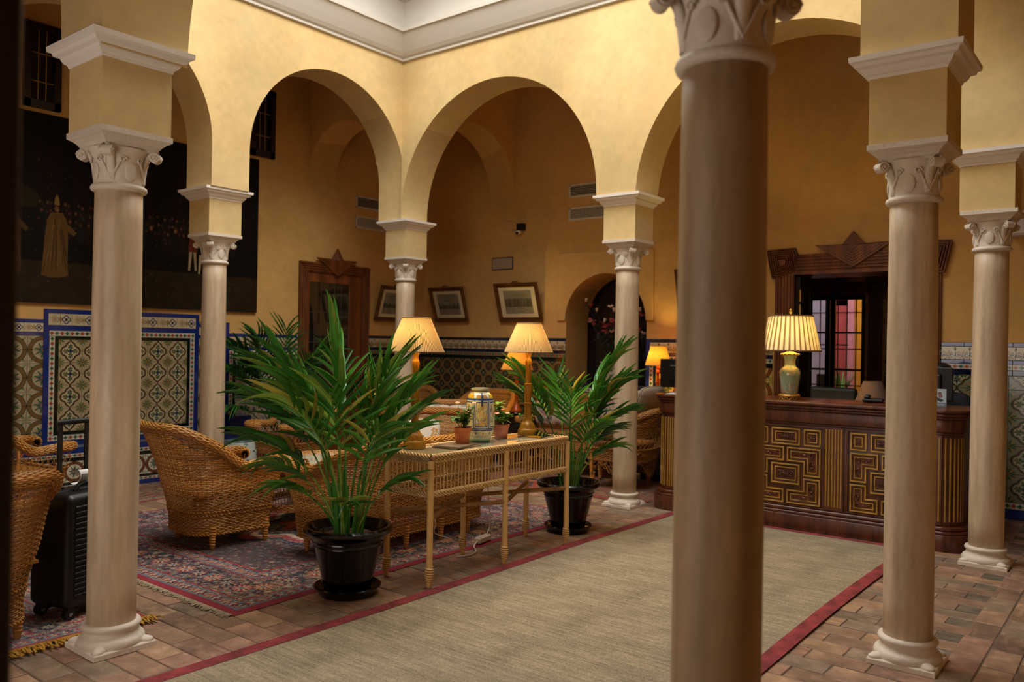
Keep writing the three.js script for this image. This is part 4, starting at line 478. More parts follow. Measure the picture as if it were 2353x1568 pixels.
function rim(st, path, nrm, rad, r, flat = 1) { // a padded rolled edge covered with weave that runs along it
  let len = 0; for (let i = 0; i < 80; i++) len += path(i / 80).distanceTo(path((i + 1) / 80)); const rows = Math.round(2 * Math.PI * rad / .0085), stakes = Math.round(len / .03);
  const S_ = (u, v) => { const t = Math.max(0, Math.min(1, u)), q = path(t), N = nrm(t), T = path(Math.min(1, t + .004)).sub(path(Math.max(0, t - .004))).normalize(), B = V(0, 0, 0).crossVectors(N, T).normalize(); return q.addScaledVector(N, Math.sin(v) * rad).addScaledVector(B, -Math.cos(v) * rad * flat); };
  weave(st, S_, { v0: 0, v1: 2 * Math.PI - .01, dv: 2 * Math.PI / rows, stakes, amp: .0034, hw: .0054, ht: .003, r, lo: .8, hi: 1.2 });
}
const ss = (a, b, x) => { const t = Math.max(0, Math.min(1, (x - a) / (b - a))); return t * t * (3 - 2 * t); };
const wickerCore = S({ color: '#7a4d20', roughness: .8 });
function wickerLeg(h, out = .02) { const st = new Strands(), r = rng(8); const core = lathe([[0, 0], [.014, 0], [.017, .02], [.024, h * .7], [.025, h], [0, h]], 12); const pts = [], no = []; for (let i = 0; i <= 110; i++) { const t = i / 110, a = t * 2 * Math.PI * 7, rr = .018 + .009 * t; pts.push(V(Math.cos(a) * rr, h * (.16 + .8 * t), Math.sin(a) * rr)); no.push(V(Math.cos(a), 0, Math.sin(a))); } st.add(pts, no, .0065, .0035, [1, .93, .8]); return merge([colour(core, .75, .66, .5), st.geo()]); }
const LEG = wickerLeg(.17);
// an armchair or settee that faces +z; len widens it to a settee
function wickerSeat({ name, label, category, at, turn, group, len = 0, open = false, back = .87, arm = .59, seed = 1, scallop = false, depth = 1 }) {
  const r = rng(seed), t = thing(name, label, category, at, turn, group), base = [[-.2, .3], [-.255, .335], [-.305, .315], [-.322, .25], [-.322, .1], [-.32, -.06], [-.295, -.2], [-.2, -.295], [-.08, -.318], [0, -.32]].map(([x, z]) => [x - len / 2, z * depth]);
  const all = [...base, ...base.slice(0, len ? 10 : 9).reverse().map(([x, z]) => [-x, z])].map(([x, z]) => V(x, 0, z)); const cv = new THREE.CatmullRomCurve3(all, false, 'centripetal'); cv.arcLengthDivisions = 400; const total = cv.getLength();
  const plan = (u) => cv.getPointAt(Math.max(0, Math.min(1, u))), stakes = Math.round(total / .031), f0 = .33 * (1.95 / total), w = (u) => { const d = Math.min(u, 1 - u) * total; return ss(.46, .84, d); }; // how far round towards the back
  const top = (u) => { const d = Math.min(u, 1 - u) * total; return arm + .012 * ss(.0, .12, d) - .02 * ss(.18, .45, d) + (back - arm + .01) * ss(.38, .8, d); };
  const N0 = (u) => { const e = .004, a = plan(u - e), b = plan(u + e); return V(b.z - a.z, 0, a.x - b.x).normalize(); };
  const S_ = (u, y) => { const q = plan(u), n = N0(u), k = (y - .16) / .7; const o = -.045 * (1 - ss(.16, .5, y)) + .085 * Math.pow(Math.max(0, k), 2.2) + (1 - w(u)) * .02 * ss(.3, .56, y); q.addScaledVector(n, o); q.y = y; q.z -= w(u) * .09 * Math.pow(Math.max(0, (y - .4) / .47), 1.3); return q; };
  const st = new Strands();
  if (!open) { weave(st, S_, { v0: .115, v1: back, dv: .0122, stakes, top: (u) => top(u) - .006, r }); uprights(st, S_, { v0: .105, v1: back, stakes, top, r }); }
  else {
    weave(st, S_, { v0: .3, v1: .43, dv: .0122, stakes, r }); weave(st, S_, { v0: .56, v1: back, dv: .0122, stakes, top: (u) => (w(u) > .35 ? top(u) - .006 : 0), r }); uprights(st, S_, { v0: .3, v1: .43, stakes, r });
    uprights(st, S_, { v0: .56, v1: back, stakes, top: (u) => (w(u) > .35 ? top(u) : 0), r }); lattice(st, S_, { u0: .06, u1: .94, v0: .43, n: Math.round(stakes * .62), r, top: (u) => (w(u) > .35 ? .56 : top(u) - .02) });
    if (!scallop) lattice(st, S_, { u0: 0, u1: 1, v0: .17, v1: .3, n: Math.round(stakes * .6), r }); else for (const [a, b] of [[0, .5], [.5, 1]]) lattice(st, S_, { u0: a, u1: b, v0: .3, n: Math.round(stakes * .34), r, top: (u) => .3 - .18 * Math.abs(Math.cos(u * Math.PI * 4)) });
  }
  obj('woven_shell', st.geo(), M.wicker, t).userData.kind = 'stuff';
  const rm = new Strands(); rim(rm, (q) => S_(q, top(q)), (q) => surfNormal(S_, q, top(q) - .01), .03, r, 1.1); obj('rolled_edge', merge([rm.geo(), colour(tube(Array.from({ length: 40 }, (_, i) => S_(i / 39, top(i / 39))), .024, 90, 8), .5, .4, .26)]), M.wicker, t);
  const sk = new Strands(); for (const y of open ? [.43, .3, ...(scallop ? [] : [.17])] : [.27, .245, .11]) braid(sk, (q) => S_(q, y), (q) => surfNormal(S_, q, y), .0075, .05, r, 2); obj('braided_band', sk.geo(), M.wicker, t);
  for (const u of [.0, .5 * .62, 1 - .5 * .62, 1]) { const q = S_(u === 0 ? .07 : u === 1 ? .93 : u, .2); const m = obj('leg', LEG, M.wicker, t); m.position.set(q.x * .94, 0, q.z * .93); }
  if (len > .5) for (const x of [-.18, .18]) { const m = obj('leg', LEG, M.wicker, t); m.position.set(x, 0, -.27 * depth); }
  if (open) for (const s of [-1, 1]) { const q = S_(s < 0 ? .09 : .91, .3); obj('arm_post', colour(bar([q.x, .17, q.z], [q.x * 1.03, arm, q.z], .014), 1.05, .95, .8), M.wicker, t); }
  // seat deck and the apron below it
  const fs = new Strands(), W = .235 + len / 2, F = (u, y) => V(-W + 2 * W * u, y, .3 * depth + .012 * Math.sin(u * Math.PI)); weave(fs, F, { v0: open ? .3 : .12, v1: .41, dv: .0122, stakes: Math.round(2 * W / .031), r }); uprights(fs, F, { v0: open ? .3 : .11, v1: .41, stakes: Math.round(2 * W / .031), r, seg: 2 }); if (open) lattice(fs, F, { u0: 0, u1: 1, v0: .17, v1: .3, n: Math.round(2 * W / .05), r, top: scallop ? (u) => .3 - .17 * Math.abs(Math.cos(u * Math.PI * (len ? 2 : 1))) : undefined });
  braid(fs, (q) => F(q, .415), () => V(0, 0, 1), .009, .05, r, 2); obj('front_apron', fs.geo(), M.wicker, t);
  obj('seat', colour(boxr(-W - .05, W + .05, .385, .4, -.27 * depth, .3 * depth), .6, .5, .36), M.wicker, t);
  return t;
}
const fabric = (bg, cols, seed, n = 70, scroll = false) => S({ map: ctex(256, 256, (g, w) => { g.fillStyle = bg; g.fillRect(0, 0, w, w); const r = rng(seed); for (let i = 0; i < n; i++) { const x = r() * w, y = r() * w, c = cols[Math.floor(r() * cols.length)]; if (scroll) { g.strokeStyle = c; g.lineWidth = 7; g.beginPath(); g.arc(x, y, 8 + r() * 16, r() * 6, r() * 6 + 4); g.stroke(); petals(g, x, y, 5, 2, 20, 8, c, r() * 6); } else { petals(g, x, y, 5, 1, 7 + r() * 13, 6, c, r() * 6); disc(g, x, y, 3, bg); } } }), roughness: .9, bumpMap: bFine, bumpScale: .001 });
const FB = { scroll: fabric('#d6cabb', ['#b58646', '#a9773a'], 4, 14, true), blueFl: fabric('#cfc4ac', ['#44607a', '#5c7d6a', '#a8693a'], 6, 60), redFl: fabric('#b3a28e', ['#6b2238', '#23304d', '#a4484e', '#4a5a48'], 8, 90), cream: fabric('#b8ab97', ['#9a8a78', '#b79f86'], 9, 30), brown: S({ color: '#7a4316', map: tGrain, roughness: .75 }), tan: S({ color: '#a8692c', map: tGrain, roughness: .8 }) };
const pillowG = (w, h, d) => { const g = new THREE.SphereGeometry(1, 24, 16); const p = g.attributes.position, u = g.attributes.uv; for (let i = 0; i < p.count; i++) { let x = p.getX(i), y = p.getY(i), z = p.getZ(i); const f = (a) => Math.sign(a) * Math.pow(Math.abs(a), .45); x = f(x) * w / 2; y = f(y) * h / 2; z = z * d / 2 * (1 - .25 * Math.pow(Math.abs(2 * x / w), 4)) * (1 - .25 * Math.pow(Math.abs(2 * y / h), 4)); p.setXYZ(i, x, y, z); u.setXY(i, x / .4 + .5, y / .4 + .5); } g.computeVertexNormals(); return g; };
function cushion(label, mat, at, ry, lean, w = .42, h = .4, d = .15, group) { const t = thing('cushion', label, 'cushion', at, ry, group); const m = obj('cover', pillowG(w, h, d), mat, t); m.rotation.x = lean; m.position.y = h / 2 * Math.abs(Math.cos(lean)) + d * .25; const pts = []; for (let i = 0; i < 40; i++) { const a = i / 40 * Math.PI * 2, f = (q) => Math.sign(q) * Math.pow(Math.abs(q), .45); pts.push(V(f(Math.cos(a)) * w / 2, f(Math.sin(a)) * h / 2, 0)); } const pp = obj('piping', tube(pts, .005, 80, 5, true), FB.cream, t); pp.rotation.x = lean; pp.position.y = m.position.y; return t; }
function seatPad(label, mat, at, ry, w, d, h = .11) { const t = thing('seat_cushion', label, 'cushion', at, ry); obj('cover', (() => { const g = rbox(w, h, d, .045, 0, h / 2, 0); return uvm(g); })(), mat, t); const pts = [[-w / 2 + .02, h * .8, d / 2 - .02], [w / 2 - .02, h * .8, d / 2 - .02], [w / 2 - .02, h * .8, -d / 2 + .02], [-w / 2 + .02, h * .8, -d / 2 + .02]]; obj('piping', tube(pts, .005, 60, 5, true), mat, t); return t; }
const G = 'wicker armchairs round the courtyard';
// facing: local +z turned by ry
wickerSeat({ name: 'wicker_armchair', label: 'closed-weave wicker armchair seen from behind on the red patterned carpet, nearest in the middle left', category: 'chair', at: [1.5, .011, 3.28], turn: Math.PI - .06, group: G, seed: 11 });
wickerSeat({ name: 'wicker_armchair', label: 'wicker armchair cut by the left picture edge, in front of the black suitcase', category: 'chair', at: [2.45, .011, 5.27], turn: -Math.PI / 2 + .06, group: G, seed: 12, back: .83 });
wickerSeat({ name: 'wicker_armchair', label: 'lattice-sided wicker armchair by the tiled bench, behind the suitcase handle', category: 'chair', at: [-.25, .009, 4.05], turn: Math.PI + .12, group: G, seed: 13, open: true });
wickerSeat({ name: 'wicker_armchair', label: 'lattice-sided wicker armchair with a brown seat cushion, between the bench end and the large palm', category: 'chair', at: [-.27, .009, 1.24], turn: .08, group: G, seed: 14, open: true });
wickerSeat({ name: 'wicker_armchair', label: 'pale wicker armchair holding the scroll-patterned cushion, behind the blue and yellow jar', category: 'chair', at: [1.63, .012, 1.28], turn: .25, group: G, seed: 15, back: .82 });
wickerSeat({ name: 'wicker_armchair', label: 'wicker armchair holding two blue-flowered cushions, left of the painted jar', category: 'chair', at: [.98, 0, .18], turn: .75, group: G, seed: 16, open: true, back: .82 });
wickerSeat({ name: 'wicker_armchair', label: 'shaded wicker armchair in the far corner beside the back column', category: 'chair', at: [-.68, 0, -.86], turn: .8, group: G, seed: 17, back: .88 });
wickerSeat({ name: 'wicker_armchair', label: 'wicker armchair of which only a rounded wing shows right of the painted jar', category: 'chair', at: [.12, 0, -1.3], turn: .2, group: G, seed: 18, back: .86 });
wickerSeat({ name: 'wicker_armchair', label: 'lattice-sided wicker armchair beside the left end of the counter, behind the right column', category: 'chair', at: [2.55, .009, -.88], turn: -Math.PI / 2 + .1, group: G, seed: 19, open: true, back: .83, scallop: true });
wickerSeat({ name: 'wicker_sofa', label: 'wicker settee seen from behind through the legs of the console table', category: 'sofa', at: [2.47, .012, 2.33], turn: -Math.PI / 2, group: undefined, seed: 20, len: .92, back: .78, arm: .6, depth: .95 });
wickerSeat({ name: 'wicker_sofa', label: 'wicker settee against the back wall below the flower niche, with dark flowered cushions', category: 'sofa', at: [1.62, .009, -1.3], turn: 0, seed: 21, len: .5, open: true, back: .86, scallop: true });
seatPad('brown velvet seat cushion in the lattice armchair beyond the large palm', FB.brown, [-.27, .42, 1.26], .08, .5, .5);
seatPad('tan seat pad of the armchair beside the counter', FB.tan, [2.52, .41, -.88], -Math.PI / 2 + .1, .5, .5, .09);
seatPad('tan seat pad of the settee under the niche', FB.tan, [1.62, .41, -1.28], 0, .98, .5, .09);
cushion('flowered cushion leaning in the brown-seated lattice armchair', FB.blueFl, [-.27, .53, 1.08], .08, -.3);
cushion('pale cushion with tan scrolls and a dark edge, in the armchair behind the jar', FB.scroll, [1.66, .42, 1.34], .35, -.5, .4, .38);
cushion('left blue-flowered cushion beside the painted jar', FB.blueFl, [.77, .42, .16], .95, -.35, .4, .38, .14, 'blue-flowered cushions');
cushion('right blue-flowered cushion in the armchair left of the painted jar', FB.blueFl, [.98, .42, -.04], .55, -.35, .4, .38, .14, 'blue-flowered cushions');
cushion('red and navy flowered cushion at the left end of the niche settee', FB.redFl, [1.28, .5, -1.32], .35, -.35, .42, .4, .15, 'red and navy flowered cushions');
cushion('red and navy flowered cushion at the right end of the niche settee', FB.redFl, [1.98, .5, -1.36], -.2, -.35, .42, .4, .15, 'red and navy flowered cushions');
cushion('white flowered cushion on the armchair seat just left of the right column', FB.redFl, [2.42, .5, -.78], -1.4, -.3, .34, .3);
cushion('pale cushion on top of the armchair back between the right column and the counter', FB.cream, [2.8, .76, -.9], -Math.PI / 2, -.35, .5, .3, .14);
{ // oval wicker coffee table with a glass top
  const t = thing('coffee_table', 'oval wicker coffee table with an inset glass top, behind the large palm', 'table', [1.5, .012, 2.4], .1), r = rng(31), a = .36, b = .52, st = new Strands();
  const ov = (u, k = 1) => V(Math.cos(u * 2 * Math.PI) * a * k, 0, Math.sin(u * 2 * Math.PI) * b * k), N0 = (u) => V(Math.cos(u * 2 * Math.PI) / a, 0, Math.sin(u * 2 * Math.PI) / b).normalize();
  const S_ = (u, y) => { const q = ov(u, 1 - .12 * (1 - ss(.14, .5, y))); q.y = y; return q; }; weave(st, S_, { v0: .16, v1: .22, dv: .012, stakes: 92, r }); weave(st, S_, { v0: .38, v1: .5, dv: .012, stakes: 92, r }); uprights(st, S_, { v0: .16, v1: .5, stakes: 92, r }); obj('woven_shell', st.geo(), M.wicker, t).userData.kind = 'stuff';
  const rm = new Strands(); rim(rm, (q) => { const p = ov(q, .97); p.y = .49; return p; }, () => V(0, 1, 0), .034, r, 1.3); obj('rolled_edge', rm.geo(), M.wicker, t); const top = new THREE.CylinderGeometry(1, 1, .006, 48); top.scale(a * .93, 1, b * .93); obj('glass_top', top.translate(0, .505, 0), P({ color: '#b9b79a', roughness: .06, clearcoat: 1, clearcoatRoughness: .03 }), t);
  for (const [x, z] of [[-.18, -.3], [.18, -.3], [-.18, .3], [.18, .3]]) { const m = obj('leg', LEG, M.wicker, t); m.position.set(x, 0, z); }
}
const gardenTex = ctex(512, 256, (g, w, h) => { g.fillStyle = '#b9c4bb'; g.fillRect(0, 0, w, h); const r = rng(41); for (let i = 0; i < 60; i++) { g.strokeStyle = ['#33545a', '#4c6f66', '#2b4650'][i % 3]; g.lineWidth = 5; g.beginPath(); g.arc(r() * w, r() * h, 6 + r() * 18, r() * 6, r() * 6 + 4.2); g.stroke(); petals(g, r() * w, r() * h, 5, 1, 14, 6, '#3f665c', r() * 6); } g.fillStyle = '#3a5a60'; g.fillRect(0, 12, w, 6); g.fillRect(0, h - 18, w, 6); });
const topTex = ctex(256, 256, (g, w) => { g.fillStyle = '#93a5a0'; g.fillRect(0, 0, w, w); for (const R of [118, 100, 60]) ringc(g, 128, 128, R, 5, '#33545a'); petals(g, 128, 128, 12, 10, 56, 12, '#42665f'); petals(g, 128, 128, 16, 64, 96, 9, '#3a5a60'); speck(g, w, w, 200, 2); });
for (const [x, z, l] of [[1.05, 2.66, 'blue-grey patterned ceramic garden stool just right of the nearest armchair back'], [.92, 2.02, 'blue-grey ceramic garden stool mostly hidden behind the oval coffee table'], [-.55, 1.72, 'pale patterned ceramic garden stool before the end of the tiled bench, behind the slim column']]) {
  const t = thing('garden_stool', l, 'stool', [x, .011, z], 0, 'ceramic garden stools'); obj('drum', lathe([[0, 0], [.13, 0], [.14, .02], [.165, .12], [.172, .22], [.165, .33], [.145, .42], [.14, .435]], 40), P({ map: gardenTex, roughness: .2, clearcoat: .8, clearcoatRoughness: .08 }), t); const top = new THREE.CircleGeometry(.142, 40); top.rotateX(-Math.PI / 2); obj('top', top.translate(0, .437, 0), P({ map: topTex, roughness: .2, clearcoat: .8 }), t); obj('rim', mv(new THREE.TorusGeometry(.142, .006, 8, 40), 0, .434, 0, Math.PI / 2), P({ color: '#4d6d6e', roughness: .2, clearcoat: .8 }), t); }
// ---------------------------------------------------------------- the wicker console with its glass top
{
  const t = thing('console_table', 'long wicker console table with a glass top and a spindle gallery, in the middle', 'table', [0, 0, 0]), r = rng(51), x0 = 3.105, x1 = 3.485, z0 = 1.59, z1 = 3.055, H = .805, A = .575;
  t.position.set(x1, 0, z1); const L = (x, y, z) => V(x - x1, y, z - z1);
  for (const [x, z] of [[x1, z1], [x1, 2.325], [x1, z0], [x0, z1], [x0, 2.325], [x0, z0]]) { const st = new Strands(), q = L(x, 0, z); const core = lathe([[0, 0], [.012, 0], [.015, .02], [.018, .1], [.02, .12], [.02, H - .03], [0, H - .03]], 12); const P_ = [], N_ = []; for (let i = 0; i <= 90; i++) { const k = i / 90, a = k * 2 * Math.PI * 6, R = .02 + .005 * Math.sin(k * Math.PI); P_.push(V(Math.cos(a) * R, .045 + k * .085, Math.sin(a) * R)); N_.push(V(Math.cos(a), 0, Math.sin(a))); } st.add(P_, N_, .007, .004, [1, .93, .8]); for (const y of [.42, A - .03]) { const P2 = [], N2 = []; for (let i = 0; i <= 40; i++) { const a = i / 40 * 2 * Math.PI * 3; P2.push(V(Math.cos(a) * .019, y - .012 + i / 40 * .024, Math.sin(a) * .019)); N2.push(V(Math.cos(a), 0, Math.sin(a))); } st.add(P2, N2, .004, .002, [1.05, .98, .85]); } const rings = colour(core, 1.0, .92, .75); obj('leg', merge([rings, st.geo()]).translate(q.x, 0, q.z), M.wickerPale ??= S({ color: '#dfb97e', roughness: .45, vertexColors: true }), t); }
  const sides = [[[x1, z1], [x1, z0]], [[x1, z0], [x0, z0]], [[x0, z0], [x0, z1]], [[x0, z1], [x1, z1]]];
  const bt = new Strands(), bb = new Strands(); for (const [[a, b], [c, d]] of sides) { const dir = V(c - a, 0, d - b).normalize(), n = V(-dir.z, 0, dir.x).negate(); for (const [st, y, k] of [[bt, H - .005, 1], [bt, H - .022, .8], [bt, H - .038, .8], [bb, A, .9], [bb, A - .016, .9]]) braid(st, (q) => L(a + (c - a) * q, y, b + (d - b) * q), () => n, .0105 * k, .085, r, 3); }
  obj('braided_rim', bt.geo(), M.wickerPale, t); obj('lower_braid', bb.geo(), M.wickerPale, t);
  for (const [[a, b], [c, d]] of sides) { const len = Math.hypot(c - a, d - b), n = Math.round(len / .0335); for (let i = 0; i < n; i++) { const q = (i + .5) / n, w = (r() - .5) * .012; obj('spindle', colour(bar(L(a + (c - a) * q, A, b + (d - b) * q), L(a + (c - a) * q + (d === b ? w : 0), H - .04, b + (d - b) * q + (c === a ? w : 0)), .0042, 6), ...tone(r, .85, 1.1)), M.wickerPale, t); } }
  obj('table_top', colour(boxr(x0 - x1 + .01, -.01, H - .02, H - .008, z0 - z1 + .01, -.01), .95, .86, .66), M.wickerPale, t); obj('glass_top', boxr(x0 - x1 + .015, -.015, H - .006, H - .001, z0 - z1 + .015, -.015), P({ color: '#cfc6a0', roughness: .05, clearcoat: 1, clearcoatRoughness: .03 }), t);
  const sy = .42; for (const [a, b] of [[[x1, z1], [(x0 + x1) / 2, 2.69]], [[x0, z1], [(x0 + x1) / 2, 2.69]], [[(x0 + x1) / 2, 2.69], [(x0 + x1) / 2, 2.62]], [[x1, 2.325], [(x0 + x1) / 2, 2.69]], [[x0, 2.325], [(x0 + x1) / 2, 2.69]], [[x1, 2.325], [(x0 + x1) / 2, 1.96]], [[x0, 2.325], [(x0 + x1) / 2, 1.96]], [[x1, z0], [(x0 + x1) / 2, 1.96]], [[x0, z0], [(x0 + x1) / 2, 1.96]]].slice(0, 0)) obj('stretcher', bar(L(a[0], sy, a[1]), L(b[0], sy, b[1]), .014), M.cane, t);
  for (const [a, b] of [[[x1, z1], [x0, 2.325]], [[x0, z1], [x1, 2.325]], [[x0, 2.325], [x1, z0]], [[x1, 2.325], [x0, z0]]]) obj('stretcher', uvm(bar(L(a[0], sy, a[1]), L(b[0], sy + .004, b[1]), .0155, 9)), M.cane, t);
}
// ================================================================ rugs
function scroll(g, x, y, s, c) { g.strokeStyle = c; g.lineWidth = Math.max(1.5, s * .22); g.beginPath(); g.arc(x, y, s, 0, 4.4); g.stroke(); g.beginPath(); g.arc(x + s * .9, y - s * .2, s * .5, 1, 5.6); g.stroke(); }
function persian(w, h, seed, pal, mirror = true) { return ctex(w, h, (G_, W, H) => {
  const c = document.createElement('canvas'); c.width = W; c.height = H; const g = c.getContext('2d'), r = rng(seed), px = W / 2.9; // pixels per metre
  g.fillStyle = pal.field; g.fillRect(0, 0, W, H);
  const spray = (x0, y0, x1, y1, n, big) => { for (let i = 0; i < n; i++) { const x = x0 + r() * (x1 - x0), y = y0 + r() * (y1 - y0), s = (big ? 4 : 3) + r() * (big ? 7 : 5), k = r(); if (k < .35) petals(g, x, y, 5 + Math.floor(r() * 3), 1, s, s * .4, pal.c[Math.floor(r() * pal.c.length)], r() * 6); else if (k < .75) scroll(g, x, y, s * .7, pal.c[Math.floor(r() * pal.c.length)]); else { disc(g, x, y, s * .5, pal.c[Math.floor(r() * pal.c.length)]); disc(g, x, y, s * .25, pal.field); } } };
  const bw = .52 * px, e = .055 * px; spray(0, 0, W, H, 9000, true);
  g.fillStyle = pal.navy; g.fillRect(e, e, W - 2 * e, bw); g.fillRect(e, H - e - bw, W - 2 * e, bw); g.fillRect(e, e, bw, H - 2 * e); g.fillRect(W - e - bw, e, bw, H - 2 * e);
  spray(e, e, W - e, e + bw, 4200, true); spray(e, H - e - bw, W - e, H - e, 4200, true); spray(e, e, e + bw, H - e, 5200, true); spray(W - e - bw, e, W - e, H - e, 5200, true);
  for (const [o, t, col] of [[.055, .09, pal.blue], [.155, .012, pal.red], [.44, .012, pal.red], [.46, .08, pal.blue], [.56, .02, pal.red]]) { g.strokeStyle = col; g.lineWidth = t * px; const q = (o + t / 2) * px; g.strokeRect(q, q, W - 2 * q, H - 2 * q); if (t > .05) { for (let i = 0; i < 150; i++) for (const [x, y] of [[q + i / 150 * (W - 2 * q), q], [q + i / 150 * (W - 2 * q), H - q], [q, q + i / 150 * (H - 2 * q)], [W - q, q + i / 150 * (H - 2 * q)]]) { petals(g, x, y, 5, 0, t * px * .42, t * px * .2, i % 3 ? pal.c[i % pal.c.length] : pal.red, i); } } }
  for (let i = 0; i < 15; i++) for (const s of [0, 1]) { const t = (i + .5) / 15, q = (.3) * px, list = [[q + t * (W - 2 * q), s ? H - q : q], [s ? W - q : q, q + t * (H - 2 * q)]]; for (const [x, y] of list) { disc(g, x, y, .055 * px, i % 2 ? pal.red : pal.beige); petals(g, x, y, 10, 4, .075 * px, 9, i % 2 ? pal.navy : pal.red); petals(g, x, y, 8, 2, .05 * px, 7, pal.beige, .3); disc(g, x, y, .015 * px, pal.blue); } }
  g.save(); g.translate(W / 2, H / 2); for (const [k, col] of [[1, pal.navy], [.9, pal.red], [.78, pal.beige], [.7, pal.navy], [.45, pal.red], [.3, pal.beige]]) { g.fillStyle = col; g.beginPath(); for (let i = 0; i <= 64; i++) { const a = i / 64 * Math.PI * 2, R = px * .62 * k * (1 + .13 * Math.cos(a * 8)); g.lineTo(Math.cos(a) * R, Math.sin(a) * R * 1.25); } g.fill(); } g.restore(); spray(W * .3, H * .3, W * .7, H * .7, 3000, false);
  g.strokeStyle = pal.edge; g.lineWidth = 2 * e; g.strokeRect(0, 0, W, H); g.globalAlpha = .10; for (let y = 0; y < H; y += 3) { g.fillStyle = y % 2 ? '#000' : '#fff'; g.fillRect(0, y, W, 1); } for (let i = 0; i < 500; i++) { g.globalAlpha = .05; disc(g, r() * W, r() * H, 6 + r() * 60, r() < .6 ? '#b9a48c' : '#1a1410'); } g.globalAlpha = 1;
  G_.drawImage(c, 0, 0); if (mirror) { G_.save(); G_.translate(W, 0); G_.scale(-1, 1); G_.drawImage(c, 0, 0, W / 2, H, 0, 0, W / 2, H); G_.restore(); G_.save(); G_.translate(0, H); G_.scale(1, -1); const k = document.createElement('canvas'); k.width = W; k.height = H; k.getContext('2d').drawImage(G_.canvas, 0, 0); G_.drawImage(k, 0, 0, W, H / 2, 0, 0, W, H / 2); G_.restore(); }
}); }
const bRug = dtex(256, (x, y) => { const v = cl(255 * (.5 * fbm(x, y, 90, 90, 2, 2) + .5 * Math.abs(Math.sin(x * 256 * .8)))); return [v, v, v]; }, 4, false);
function rug(name, label, x0, x1, z0, z1, th, mat, turn = 0) { const t = thing(name, label, 'rug', [(x0 + x1) / 2, 0, (z0 + z1) / 2], turn), w = x1 - x0, d = z1 - z0, n = 40, r = rng(Math.round(x0 * 77 + z0 * 31)); const g = new THREE.PlaneGeometry(w, d, n, n); g.rotateX(-Math.PI / 2); const p = g.attributes.position; for (let i = 0; i < p.count; i++) { const x = p.getX(i), z = p.getZ(i), e = Math.max(Math.abs(x) / (w / 2), Math.abs(z) / (d / 2)); p.setY(i, th * (e > .999 ? .15 : 1) + .0012 * Math.sin(x * 5 + z * 3) * (e > .9 ? 0 : 1)); if (e > .999) { const wob = .006 * Math.sin((x + z) * 6 + x0 * 3); if (Math.abs(x) / (w / 2) > .999) p.setX(i, x + wob); else p.setZ(i, z + wob); } } g.computeVertexNormals(); obj('pile', g, mat, t); return t; }
const palA = { field: '#4a3b3c', navy: '#232838', red: '#8e2a32', blue: '#5d6b76', beige: '#b49c7e', edge: '#8c2230', c: ['#b79f82', '#a08f80', '#232838', '#8e2a32', '#c0aa8a', '#586a78', '#74483c', '#ad9272', '#8f7c68'] };
rug('patterned_carpet', 'large red, navy and beige patterned carpet under the wicker settee and armchair', .12, 3.05, .55, 4.12, .011, S({ map: persian(1440, 1754, 7, palA), bumpMap: bRug, bumpScale: .003, roughness: .95 }));
rug('runner_rug', 'narrow red and ochre patterned runner along the tiled bench', -1.12, -.3, .95, 4.6, .008, S({ map: persian(512, 1024, 9, { field: '#8a5340', navy: '#3c3a44', red: '#9a3328', blue: '#75806a', beige: '#b89c6c', edge: '#92302c', c: ['#b89c6c', '#a4552f', '#3c3a44', '#8c8f6c', '#c0a074', '#7c3128'] }), bumpMap: bRug, bumpScale: .003, roughness: .95 }));
rug('patterned_carpet', 'orange-red patterned carpet under the settee below the niche', .55, 3.12, -1.68, -.16, .008, S({ map: persian(1024, 606, 10, { field: '#8a4a32', navy: '#33303a', red: '#a33c26', blue: '#6c6f62', beige: '#b08a5e', edge: '#963826', c: ['#b0895c', '#a4552f', '#33303a', '#7a7460', '#b77a48', '#7c3128'] }), bumpMap: bRug, bumpScale: .003, roughness: .95 }));
{ const t = rug('patterned_carpet', 'dark red carpet with a yellow fringe under the suitcase at lower left', .6, 2.74, 4.42, 6.9, .01, S({ map: persian(1024, 1190, 14, { ...palA, field: '#3a2b35', edge: '#8f2a2a' }), bumpMap: bRug, bumpScale: .003, roughness: .95 })); const st = new Strands(), r = rng(6); for (let i = 0; i < 300; i++) { const z = -1.24 + i / 300 * 2.48, l = .07 + r() * .05, w = (r() - .5) * .05; const P_ = [], N_ = []; for (let k = 0; k < 5; k++) { const q = k / 4; P_.push(V(1.065 + q * l, .012 + .012 * Math.sin(q * 3) * r(), z + w * q * q + (r() - .5) * .004)); N_.push(V(0, 1, 0)); } st.add(P_, N_, .006, .003, tone(r, .7, 1.1)); } obj('fringe', st.geo(), S({ color: '#c0902a', roughness: .9, vertexColors: true }), t).userData.kind = 'stuff'; }
{ const p = scene.children.find((o) => o.name === 'patterned_carpet'), st = new Strands(), r = rng(16); for (let i = 0; i < 420; i++) { const x = -1.46 + i / 420 * 2.92, l = .025 + r() * .035; st.add([V(x, .006, 1.785), V(x + (r() - .5) * .01, .008, 1.785 + l * .6), V(x + (r() - .5) * .025, .004, 1.785 + l)], [V(0, 1, 0), V(0, 1, 0), V(0, 1, 0)], .0035, .002, tone(r, .7, 1.05)); } obj('fringe', st.geo(), S({ color: '#b5a88e', roughness: .95, vertexColors: true }), p).userData.kind = 'stuff'; }
